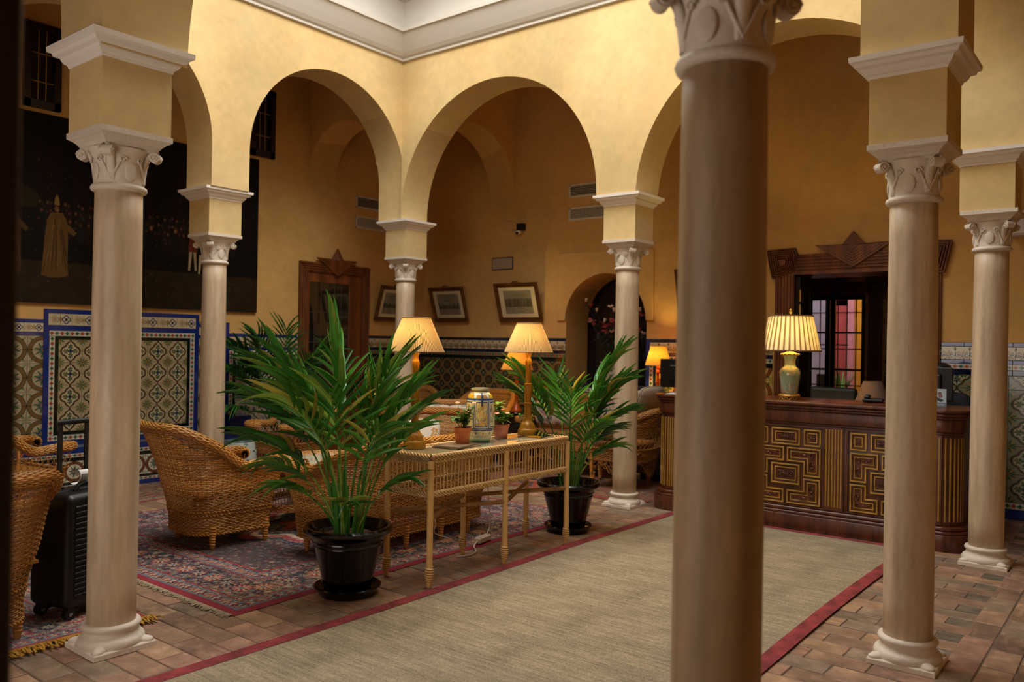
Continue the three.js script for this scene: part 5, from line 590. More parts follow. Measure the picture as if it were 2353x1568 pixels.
{ // pale flat-woven mat with a red binding
  const tj = dtex(512, (x, y) => { const st = fbm(x, y, 3, 60, 8, 4), z = Math.abs(((x * 64 + (Math.floor(y * 128) % 2) * .5) % 1) - .5), a = fbm(x, y, 4, 4, 3, 4), f = fbm(x, y, 120, 120, 5, 1), k = .78 + .26 * (st - .5) + .10 * z + .2 * (a - .5) + .22 * (f - .5); return [cl(222 * k), cl(208 * k), cl(178 * k)]; }, 1.6);
  const bj = dtex(256, (x, y) => { const z = Math.abs(((x * 48 + (Math.floor(y * 96) % 2) * .5) % 1) - .5) * 1.2 + .3 * fbm(x, y, 80, 80, 4, 2); const v = cl(200 * z); return [v, v, v]; }, 3, false);
  const t = thing('entrance_mat', 'long pale flat-woven mat bound in red, running from the counter to the foreground', 'rug', [4.53, 0, 3.1]), w = 2.03, d = 6.3, b = .085, h = .009, mk = (x0, x1, z0, z1, n) => { const g = new THREE.PlaneGeometry(x1 - x0, z1 - z0, n, 60); g.rotateX(-Math.PI / 2); g.translate((x0 + x1) / 2, h, (z0 + z1) / 2); const p = g.attributes.position, u = g.attributes.uv; for (let i = 0; i < p.count; i++) { p.setY(i, h + .0012 * Math.sin(p.getX(i) * 7) * Math.sin(p.getZ(i) * 5)); p.setX(i, p.getX(i) + .012 * Math.sin(p.getZ(i) * 1.7 + 1)); u.setXY(i, p.getX(i), p.getZ(i)); } g.computeVertexNormals(); return g; };
  obj('woven_field', mk(-w / 2 + b, w / 2 - b, -d / 2 + .07, d / 2 - b, 20), S({ color: '#d8d0c4', map: tj, bumpMap: bj, bumpScale: .003, roughness: .95 }), t);
  const red = S({ color: '#b8464b', map: tGrain, bumpMap: bFine, bumpScale: .001, roughness: .9 }); const bd = (g) => { const p = g.attributes.position; for (let i = 0; i < p.count; i++) p.setY(i, p.getY(i) + .0015); return g; }; obj('binding', bd(mk(-w / 2, -w / 2 + b, -d / 2, d / 2, 2)), red, t); obj('binding', bd(mk(w / 2 - b, w / 2, -d / 2, d / 2, 2)), red, t); obj('binding', bd(mk(-w / 2 + b, w / 2 - b, -d / 2, -d / 2 + .07, 20)), red, t); obj('binding', bd(mk(-w / 2 + b, w / 2 - b, d / 2 - b, d / 2, 20)), red, t); }
// ================================================================ lamps
function pleated(r0, r1, h, n, depth) { const seg = n * 4, g = new THREE.CylinderGeometry(r1, r0, h, seg, 6, true), p = g.attributes.position; for (let i = 0; i < p.count; i++) { const x = p.getX(i), z = p.getZ(i), a = Math.atan2(z, x), R = Math.hypot(x, z), k = 1 + depth * Math.abs(((a / (2 * Math.PI) * n) % 1 + 1) % 1 - .5) - depth / 4; p.setX(i, x * k); p.setZ(i, z * k); } g.computeVertexNormals(); return g; }
const pleatTex = (n, a, b) => ctex(1024, 64, (g, w, h) => { for (let i = 0; i < n; i++) { const x = i * w / n; g.fillStyle = a; g.fillRect(x, 0, w / n, h); g.fillStyle = b; g.fillRect(x + w / n * .55, 0, w / n * .35, h); } });
function lampLight(parent, y, cd) { const l = new THREE.PointLight(new THREE.Color(1, .68, .17), cd); l.position.set(0, y, 0); l.castShadow = true; l.shadow.radius = 1.2; parent.add(l); obj('bulb', mv(new THREE.SphereGeometry(.03, 16, 12), 0, y, 0), S({ color: '#fff2d8', emissive: new THREE.Color(1, .75, .35), emissiveIntensity: 9 }), parent); obj('bulb_holder', mv(new THREE.CylinderGeometry(.014, .014, .07, 12), 0, y - .06, 0), M.brass, parent); }
function shade(parent, y0, y1, r0, r1, mat, n, depth, rimMat) { obj('lamp_shade', pleated(r0, r1, y1 - y0, n, depth).translate(0, (y0 + y1) / 2, 0), mat, parent); obj('shade_rim', [mv(new THREE.TorusGeometry(r0, .004, 6, 64), 0, y0, 0, Math.PI / 2), mv(new THREE.TorusGeometry(r1, .004, 6, 48), 0, y1, 0, Math.PI / 2), bar([-r1, y1 - .01, 0], [r1, y1 - .01, 0], .002, 5)], rimMat, parent); }
const shadeM = P({ color: '#c9b087', map: pleatTex(96, '#ffffff', '#a89478'), roughness: .95, transmission: .11, thickness: 0, side: 2 }), shadeY = P({ color: '#dca64a', map: pleatTex(64, '#ffffff', '#b88e60'), roughness: .95, transmission: .12, thickness: 0, side: 2 });
const turned = S({ color: '#dda330', map: tGrain, roughness: .34, metalness: .15 }), tortoise = S({ color: '#c4601c', map: tMarble, roughness: .25 }), lampRim = S({ color: '#a58a66', roughness: .8 });
const tableStem = [[0, 0], [.073, 0], [.075, .012], [.073, .035], [.07, .045], [.066, .047], [.06, .055], [.055, .075], [.045, .095], [.038, .1], [.032, .12], [.026, .135], [.023, .2], [.025, .235], [.031, .24], [.031, .245], [.025, .25], [.028, .3], [.03, .36], [.027, .375], [.031, .38], [.031, .39], [.024, .395], [.021, .46], [.02, .52], [.024, .53], [.026, .56], [.022, .575], [.018, .58], [.017, .6], [.024, .62], [.026, .65], [.02, .67], [0, .67]];
for (const [x, z, l] of [[3.145, 2.86, 'gold turned table lamp with a lit pleated shade on the left end of the console'], [3.19, 1.70, 'gold turned table lamp with a lit pleated shade on the right end of the console']]) {
  const t = thing('table_lamp', l, 'lamp', [x, .806, z], 0, undefined); obj('stem', creased(lathe(tableStem, 36), .8), turned, t); shade(t, .632, .852, .185, .092, shadeM, 96, .05, lampRim); lampLight(t, .73, LAMP); }
{ const s = thing('side_table', 'dark carved eight-sided side table in the back gallery below the wheel tiles', 'table', [.78, 0, -1.3]), k = []; const top = new THREE.CylinderGeometry(.27, .26, .03, 8); obj('top', uvm(top.translate(0, .605, 0)), M.woodDark, s); obj('edge', uvm(new THREE.CylinderGeometry(.25, .25, .05, 8).translate(0, .565, 0)), M.woodDark, s); for (let i = 0; i < 8; i++) { const a = (i + .5) * Math.PI / 4, sh = new THREE.Shape(); sh.moveTo(-.09, 0); sh.lineTo(-.09, .54); sh.lineTo(.09, .54); sh.lineTo(.09, 0); sh.lineTo(.05, 0); sh.lineTo(.05, .26); sh.quadraticCurveTo(.05, .36, 0, .42); sh.quadraticCurveTo(-.05, .36, -.05, .26); sh.lineTo(-.05, 0); const g = extr(sh, .018); g.translate(0, 0, .205); g.rotateY(a); obj('panel', uvm(g), M.woodDark, s); }
  const t = thing('table_lamp', 'orange tortoiseshell lamp with a lit shade on the dark eight-sided side table', 'lamp', [.72, .62, -1.32]); obj('base', lathe([[0, 0], [.085, 0], [.085, .03], [.06, .035], [0, .035]], 28), M.blackGloss, t); const q = tableStem.map(([r, y]) => [r * .9, .03 + y * .83]); obj('stem', creased(lathe(q, 32), .8), tortoise, t); shade(t, .56, .78, .2, .1, shadeY, 64, .05, lampRim); lampLight(t, .66, LAMP * .7); }
{ const s = thing('lamp_cabinet', 'small dark cabinet by the back wall, behind the left end of the counter', 'cabinet', [2.62, 0, -1.6]); obj('case', uvm(rbox(.4, .8, .4, .01, 0, .4, 0)), M.woodDark, s); obj('top', uvm(rbox(.44, .03, .44, .008, 0, .815, 0)), M.woodDark, s); obj('door', uvm(rbox(.34, .66, .015, .004, 0, .4, .205)), M.woodDark, s); obj('knob', mv(new THREE.SphereGeometry(.012, 10, 8), .13, .45, .22), M.brass, s);
  const t = thing('table_lamp', 'small glowing yellow-shaded lamp by the back wall, right of the grey column', 'lamp', [2.52, .83, -1.6]); obj('stem', creased(lathe(tableStem.map(([r, y]) => [r * .8, y * .68]), 32), .8), tortoise, t); shade(t, .45, .67, .145, .085, shadeY, 64, .05, lampRim); lampLight(t, .55, LAMP * 1.1); }
// ================================================================ things on the console
{ const t = thing('painted_jar', 'blue, white and yellow painted ceramic jar with a wide lip on the console', 'jar', [3.2, .805, 2.27], 2.4);
  const tx = ctex(1024, 512, (g, w, h) => { g.fillStyle = '#cfd0c0'; g.fillRect(0, 0, w, h); const Y = (v) => h * (1 - v); const band = (a, b, c) => { g.fillStyle = c; g.fillRect(0, Y(b), w, (b - a) * h); }; const r = rng(8); band(0, .12, '#4d7d68'); band(.12, .16, '#8fb0a4'); band(.18, .25, '#c9bd8a'); g.strokeStyle = '#1c2238'; g.lineWidth = 5; for (let i = 0; i < 64; i++) { g.beginPath(); g.moveTo(i * 16, Y(.19)); g.lineTo(i * 16 + 8, Y(.215)); g.lineTo(i * 16, Y(.24)); g.stroke(); } band(.255, .268, '#27407e'); band(.268, .37, '#c3b78e'); for (let i = 0; i < 12; i++) { petals(g, i * w / 12 + 20, Y(.32), 10, 4, 22, 6, i % 2 ? '#c48a1e' : '#3c5f9c'); disc(g, i * w / 12 + 20, Y(.32), 6, '#5a3414'); scroll(g, i * w / 12 + 58, Y(.32), 12, '#3c5f9c'); } band(.37, .39, '#27407e');
    for (let i = 0; i < 6; i++) { const x = i * w / 6; g.strokeStyle = '#27407e'; g.lineWidth = 5; g.strokeRect(x + 3, Y(.69), w / 6 - 6, h * .29); g.strokeRect(x + 20, Y(.665), w / 6 - 40, h * .245); g.fillStyle = i % 2 ? '#d9d3b4' : '#c9b98a'; g.fillRect(x + 23, Y(.66), w / 6 - 46, h * .235); for (let k = 0; k < 26; k++) { const a = x + 28 + r() * (w / 6 - 56), b = Y(.44 + r() * .2); petals(g, a, b, 4, 1, 8 + r() * 12, 5, ['#c9951c', '#4d7c56', '#3c5f9c', '#c27a2a'][k % 4], r() * 6); } }
    band(.69, .72, '#2f4c8c'); for (let i = 0; i < 6; i++) { g.fillStyle = i % 2 ? '#d9a81a' : '#b98a4a'; g.beginPath(); g.moveTo(i * w / 6 + 10, Y(.72)); g.quadraticCurveTo(i * w / 6 + w / 12, Y(1.02), (i + 1) * w / 6 - 10, Y(.72)); g.fill(); g.strokeStyle = '#27407e'; g.lineWidth = 5; g.stroke(); for (let k = 0; k < 12; k++) { g.strokeStyle = '#6a4a12'; g.lineWidth = 2; g.beginPath(); const a = i * w / 6 + 40 + r() * 90, b = Y(.74 + r() * .1); g.moveTo(a, b); g.lineTo(a + 8, b - 18); g.stroke(); } } band(.94, 1, '#9aa6ac'); });
  obj('body', lathe([[0, 0], [.078, 0], [.08, .03], [.082, .04], [.098, .06], [.106, .09], [.107, .14], [.105, .19], [.101, .25], [.095, .3], [.088, .325], [.07, .345], [.052, .352], [.05, .362]], 56), P({ map: tx, roughness: .12, clearcoat: 1, clearcoatRoughness: .04 }), t); obj('lip', creased(lathe([[.048, .36], [.062, .362], [.066, .37], [.064, .378], [.05, .38], [.045, .37], [.044, .32]], 40), .8), P({ color: '#b9b4a0', roughness: .2, clearcoat: .8 }), t); for (const s of [-1, 1]) obj('handle', tube([[s * .068, .34, 0], [s * .098, .335, 0], [s * .108, .3, 0], [s * .1, .26, 0]], .008, 14, 7), P({ color: '#2d4478', roughness: .15, clearcoat: 1 }), t); }
const leafG = (() => { const q = []; for (const bend of [.2, .5]) { const g = new THREE.PlaneGeometry(1, 1, 4, 6), p = g.attributes.position; for (let i = 0; i < p.count; i++) { const x = p.getX(i) * 2, y = p.getY(i) + .5, w = Math.sin(Math.pow(y, .8) * Math.PI) * .27 * (1 - .25 * y); p.setXYZ(i, x * w, Math.abs(x) * w * .35 - bend * y * y, y); } g.computeVertexNormals(); q.push(g); } return q; })();
function busy(label, x, z, seed, potMat, col) { const t = thing('potted_plant', label, 'plant', [x, .806, z]), r = rng(seed); obj('pot', creased(lathe([[0, 0], [.043, 0], [.046, .004], [.054, .08], [.06, .081], [.062, .105], [.058, .106], [.056, .09], [0, .088]], 32), .7), potMat, t); obj('soil', mv(new THREE.CircleGeometry(.055, 20), 0, .092, 0, -Math.PI / 2), M.soil, t);
  const stems = [], greens = [S({ color: col[0], roughness: .5, side: 2 }), S({ color: col[1], roughness: .5, side: 2 }), S({ color: col[2], roughness: .5, side: 2 })]; for (let i = 0; i < 13; i++) { const a = r() * 6.28, s = .02 + r() * .07, h = .05 + r() * .11; const e = V(Math.cos(a) * s, .1 + h, Math.sin(a) * s); stems.push(tube([[Math.cos(a) * .01, .085, Math.sin(a) * .01], [e.x * .5, .1 + h * .6, e.z * .5], e], .0028, 8, 5)); for (let k = 0; k < 8; k++) { const m = obj('leaf', leafG[k % 2], greens[Math.floor(r() * 3)], t), q = .35 + .65 * r(); m.position.set(e.x * q, .09 + (h + .01) * q, e.z * q); m.rotation.set(-.2 - r() * .7, a + (r() - .5) * 3.4, (r() - .5) * .5, 'YXZ'); m.scale.setScalar(.042 + r() * .028); } if (i % 3 === 0) { const f = []; for (let k = 0; k < 5; k++) { const g = new THREE.SphereGeometry(.009, 7, 5); g.scale(1, .35, 1); g.translate(.009, 0, 0); g.rotateZ(.3); g.rotateY(k * 1.257); f.push(g); } const m = obj('blossom', f, S({ color: i % 2 ? '#e0764a' : '#e8a58a', roughness: .6 }), t); m.position.set(e.x * 1.1, e.y + .022, e.z * 1.1); m.rotation.set(.5, r() * 6, .3); } } obj('stems', stems, S({ color: '#6d6a34', roughness: .7 }), t); return t; }
busy('left potted orange-flowered plant, on the paper stack before the painted jar', 3.27, 2.53, 5, S({ color: '#c9744a', roughness: .45 }), ['#4e7a33', '#3c652b', '#6b8f3c']).position.y = .822;
busy('right potted plant with bright green leaves and a pinkish pot, beside the painted jar', 3.2, 2.03, 9, S({ color: '#bd7667', roughness: .45 }), ['#6fa03a', '#4c8030', '#86ad48']);
{ const t = thing('paper_stack', 'flat pale magazines under the left flower pot on the console', 'magazine', [3.28, .8055, 2.6], .12); obj('magazine', uvm(box(.2, .008, .28, 0, .004, 0)), S({ color: '#b99a7a', map: tGrain, roughness: .7 }), t); obj('magazine', uvm(box(.19, .008, .27, .005, .012, .01, .1)), S({ color: '#a58e78', map: tGrain, roughness: .6 }), t); }
for (const [n, x, z, y, ry, cols, l] of [['a', 3.3, 1.75, .8055, .3, ['#15171b', '#d98a1c', '#e8b030'], 'dark glossy magazine with a yellow shape, beside the right console lamp'], ['b', 3.2, 1.92, .8055, -.25, ['#6a4a2c', '#c98428', '#2c1c12'], 'brown and orange magazine lying behind the right console lamp']]) { const t = thing('magazine', l, 'magazine', [x, y, z], ry); const tx = ctex(256, 256, (g, w) => { g.fillStyle = cols[0]; g.fillRect(0, 0, w, w); g.fillStyle = cols[1]; g.beginPath(); g.moveTo(40, 180); g.quadraticCurveTo(90, 80, 160, 120); g.quadraticCurveTo(230, 140, 220, 220); g.quadraticCurveTo(130, 240, 40, 180); g.fill(); petals(g, 120, 150, 7, 10, 70, 20, cols[2]); g.fillStyle = '#c9c2b4'; g.fillRect(30, 24, 130, 10); g.fillRect(30, 44, 90, 6); }); obj('pages', box(.2, .006, .27, 0, .003, 0), S({ color: '#cfc8b8', roughness: .8 }), t); const c = new THREE.PlaneGeometry(.2, .27); c.rotateX(-Math.PI / 2); obj('cover', c.translate(0, .0065, 0), P({ map: tx, roughness: .2, clearcoat: .6 }), t); }
{ const t = thing('trailing_plant', 'small trailing green plant in a tiny pot behind the right lamp on the console', 'plant', [3.13, .806, 1.64]), r = rng(3); obj('pot', lathe([[0, 0], [.025, 0], [.033, .05], [.035, .06], [.03, .06], [0, .05]], 24), M.terra, t); const gm = S({ color: '#4d8a3c', roughness: .5, side: 2 }), st = []; for (let i = 0; i < 9; i++) { const a = r() * 6.28, s = .04 + r() * .08, e = V(Math.cos(a) * s, .03 + r() * .13, Math.sin(a) * s); st.push(tube([[0, .05, 0], [e.x * .6, e.y + .04, e.z * .6], e], .002, 8, 5)); for (let k = 0; k < 6; k++) { const m = obj('leaf', leafG[k % 2], gm, t), q = .4 + .6 * r(); m.position.set(e.x * q, .05 + (e.y - .03) * q, e.z * q); m.rotation.set(-.2 - r(), a + (r() - .5) * 3, 0, 'YXZ'); m.scale.setScalar(.03 + r() * .015); } } obj('stems', st, S({ color: '#5a7a34', roughness: .7 }), t); }
{ const t = thing('power_strip', 'white multi-socket block with its flex, on the carpet edge under the console', 'power strip', [3.0, .012, 1.98], .15); obj('body', rbox(.055, .045, .17, .012, 0, .023, 0), M.whitePl, t); for (let i = 0; i < 3; i++) obj('socket', mv(new THREE.CylinderGeometry(.019, .019, .004, 16), 0, .046, -.05 + i * .05), S({ color: '#b5aea2', roughness: .6 }), t); obj('flex', tube([[0, .02, .08], [.03, .006, .17], [.11, -.002, .27], [.12, -.004, .36], [.07, -.004, .45]], .0055, 40, 7), M.whitePl, t); obj('plug_lead', tube([[0, .045, -.05], [.01, .1, -.08], [.1, .42, .1], [.16, .6, .18]], .004, 30, 6), M.whitePl, t);
  const c = thing('lamp_flex', 'thin pale lamp flex hanging from the left end of the console down to the carpet', 'cable', [3.14, .57, 2.83]); obj('flex', tube([[0, .0, 0], [.03, -.1, -.05], [.08, -.25, -.1], [-.02, -.36, -.2], [-.08, -.45, -.42], [-.12, -.548, -.6]], .0035, 40, 6), M.whitePl, c); }
// ================================================================ palms
const leafletG = [.12, .4, .75, 1.15].map((droop) => { const n = 7, pos = [], idx = [], uv = []; for (let i = 0; i <= n; i++) { const t = i / n, w = (t < .22 ? .25 + .75 * t / .22 : Math.pow(1 - (t - .22) / .78, .62)) * .5, a = droop * t * t, z = t * (1 - droop * .22 * t), y = -droop * .42 * t * t; for (const s of [-1, 0, 1]) { pos.push(s * w, y + (s ? .22 * w : 0), z); uv.push(s * .5 + .5, t); } if (i) { const b = (i - 1) * 3; for (const k of [0, 1]) idx.push(b + k, b + k + 3, b + k + 4, b + k, b + k + 4, b + k + 1); } } const g = new THREE.BufferGeometry(); g.setAttribute('position', new THREE.Float32BufferAttribute(pos, 3)); g.setAttribute('uv', new THREE.Float32BufferAttribute(uv, 2)); g.setIndex(idx); g.computeVertexNormals(); return g; });
const leafTex = ctex(64, 256, (g, w, h) => { g.fillStyle = '#ffffff'; g.fillRect(0, 0, w, h); for (let i = 0; i < 10; i++) { g.fillStyle = i % 2 ? 'rgba(60,80,40,.25)' : 'rgba(255,255,255,.2)'; g.fillRect(i * w / 10, 0, 2, h); } g.fillStyle = 'rgba(90,110,50,.5)'; g.fillRect(w / 2 - 2, 0, 4, h); });
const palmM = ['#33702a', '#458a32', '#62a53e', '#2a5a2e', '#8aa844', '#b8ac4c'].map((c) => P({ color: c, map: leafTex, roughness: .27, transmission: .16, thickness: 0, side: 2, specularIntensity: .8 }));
const potProf = [[0, 0], [.135, 0], [.14, .01], [.15, .06], [.2, .255], [.206, .26], [.203, .268], [.208, .283], [.215, .287], [.213, .295], [.222, .312], [.245, .325], [.262, .345], [.262, .36], [.25, .372], [.232, .37], [.222, .345], [.21, .32], [0, .31]];
function palm(label, at, seed, fronds, potK = 1, dim = 0) {
  const t = thing('potted_palm', label, 'palm', at), r = rng(seed);
  const pot = new THREE.Group(); pot.name = numbered('plant_pot'); t.add(pot); obj('pot_body', creased(lathe(potProf.map(([a, b]) => [a * potK, b * potK + .035]), 64), .7), M.blackGloss, pot); obj('saucer', creased(lathe([[0, 0], [.165, 0], [.17, .008], [.19, .04], [.2, .052], [.192, .058], [.18, .046], [.16, .03], [0, .028]].map(([a, b]) => [a * potK, b * potK]), 56), .7), M.blackGloss, pot); obj('soil', mv(new THREE.CircleGeometry(.205 * potK, 32), 0, .352 * potK, 0, -Math.PI / 2), M.soil, pot);
  for (const [az, el, len, arch, n, ml, tw = 0] of fronds) { // azimuth, first elevation, length, how much it bends over, leaflet pairs, leaflet length
    const f = new THREE.Group(); f.name = numbered('frond'); t.add(f); const A = az * Math.PI / 180, d = V(Math.cos(A), 0, Math.sin(A)), pts = []; let e = el * Math.PI / 180; const b = .035 + r() * .03, p = V(d.x * b + (r() - .5) * .05, .34 * potK, d.z * b + (r() - .5) * .05); const N = 16; pts.push(p.clone()); for (let i = 0; i < N; i++) { const q = i / N; e -= arch * Math.PI / 180 / N * (.25 + 1.5 * q); p.addScaledVector(d, Math.cos(e) * len / N); p.y += Math.sin(e) * len / N; pts.push(p.clone()); }
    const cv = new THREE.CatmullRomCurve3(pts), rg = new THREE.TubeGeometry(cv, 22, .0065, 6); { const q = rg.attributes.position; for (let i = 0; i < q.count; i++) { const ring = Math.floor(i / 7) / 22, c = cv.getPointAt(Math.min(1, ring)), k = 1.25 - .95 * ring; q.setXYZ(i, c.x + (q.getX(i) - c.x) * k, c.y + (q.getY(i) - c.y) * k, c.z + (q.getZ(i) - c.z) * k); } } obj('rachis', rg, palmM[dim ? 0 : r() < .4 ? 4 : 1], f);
    const X = V(0, 0, 0), Y = V(0, 0, 0), Z = V(0, 0, 0), mt = new THREE.Matrix4(), base = Math.floor(r() * 3);
    for (let i = 0; i < n; i++) for (const s of [-1, 1]) { const q = .58 + .415 * (i + (s > 0 ? .5 : 0)) / n, c = cv.getPointAt(Math.min(q, .999)), T = cv.getTangentAt(Math.min(q, .999)), side = V(0, 0, 0).crossVectors(T, V(0, 1, 0)).normalize().applyAxisAngle(T, tw), up = V(0, 0, 0).crossVectors(side, T).normalize(), k = (i + .5) / n, fw = (1.0 - .62 * k) * (.95 + r() * .12);
      Z.copy(T).multiplyScalar(Math.cos(fw)).addScaledVector(side, s * Math.sin(fw)).addScaledVector(up, .16 + .1 * r()).normalize(); X.crossVectors(up, Z).normalize(); Y.crossVectors(Z, X); const l = ml * (.7 + .66 * Math.sin(Math.min(1, .25 + k * .8) * Math.PI * .8)) * (.85 + r() * .3), w = .019 + r() * .008;
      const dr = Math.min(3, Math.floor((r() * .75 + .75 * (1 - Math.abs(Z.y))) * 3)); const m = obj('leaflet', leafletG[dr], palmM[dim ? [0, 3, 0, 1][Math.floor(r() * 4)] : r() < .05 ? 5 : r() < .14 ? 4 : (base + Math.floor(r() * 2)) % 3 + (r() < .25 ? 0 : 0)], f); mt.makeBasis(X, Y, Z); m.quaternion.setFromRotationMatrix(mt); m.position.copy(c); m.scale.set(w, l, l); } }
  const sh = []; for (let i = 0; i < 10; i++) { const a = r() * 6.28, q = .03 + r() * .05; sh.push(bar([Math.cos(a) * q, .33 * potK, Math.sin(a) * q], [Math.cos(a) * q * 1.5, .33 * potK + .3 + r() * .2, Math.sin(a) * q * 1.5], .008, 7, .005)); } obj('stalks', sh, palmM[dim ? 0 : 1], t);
  return t;
}
// the camera's right is azimuth -38 degrees (x, z), towards it is 52
const Rz = -38;
palm('large bushy palm in a glossy black pot, in the middle foreground left of the console', [3.185, 0, 3.44], 21, [
  [Rz + 175, 89, 1.24, 10, 7, .3], [Rz + 20, 87, 1.05, 22, 8, .27], [Rz + 180, 82, 1.1, 46, 9, .29], [Rz + 195, 78, 1.0, 60, 9, .29], [Rz + 165, 84, 1.12, 34, 8, .3], [Rz + 172, 74, .82, 70, 7, .26], [Rz, 84, .98, 42, 8, .25], [Rz - 12, 82, .88, 50, 8, .23], [Rz + 25, 80, .8, 54, 7, .23],
  [Rz + 90, 83, .98, 44, 8, .29], [Rz + 120, 80, .98, 54, 8, .28], [Rz - 60, 86, 1.06, 32, 8, .29], [Rz - 110, 83, 1.08, 46, 8, .3], [Rz + 60, 79, .84, 58, 7, .26], [Rz + 188, 68, .66, 74, 6, .22], [Rz + 4, 72, .5, 66, 5, .17], [Rz + 150, 66, .54, 74, 5, .18], [Rz + 178, 86, .94, 36, 8, .28], [Rz + 75, 64, .44, 68, 4, .15], [Rz + 40, 86, .92, 34, 7, .25], [Rz + 205, 83, .9, 50, 7, .27]]);
palm('palm in a glossy black pot beside the right end of the console', [3.23, 0, 1.19], 33, [
  [Rz + 12, 86, 1.16, 36, 13, .27, .2], [Rz - 8, 83, .98, 46, 12, .24], [Rz + 30, 84, .96, 44, 11, .25], [Rz + 165, 83, 1.04, 44, 12, .26], [Rz + 185, 80, .94, 50, 11, .24], [Rz + 60, 80, .7, 60, 9, .21], [Rz - 30, 76, .64, 62, 9, .2], [Rz + 130, 76, .64, 66, 9, .2], [Rz, 70, .52, 66, 8, .18], [Rz - 100, 84, .98, 40, 10, .25], [Rz + 90, 86, .88, 34, 10, .25], [Rz + 5, 80, .78, 60, 10, .22]], .98);
palm('dark shaded palm against the tiled left wall, behind the large foreground palm', [-1.11, 0, .86], 44, [
  [88, 80, 1.3, 48, 12, .3], [80, 74, 1.15, 62, 12, .29], [-20, 78, 1.25, 52, 12, .3], [10, 74, 1.3, 56, 12, .3], [60, 78, 1.15, 52, 11, .29], [90, 70, .95, 72, 11, .27], [20, 68, .95, 76, 11, .27], [45, 72, .85, 72, 10, .26], [84, 62, .8, 80, 10, .25], [-60, 82, 1.2, 42, 10, .29], [-10, 62, .8, 80, 10, .25], [70, 84, 1.3, 30, 11, .29], [30, 84, 1.4, 34, 11, .29]], .95, 1);
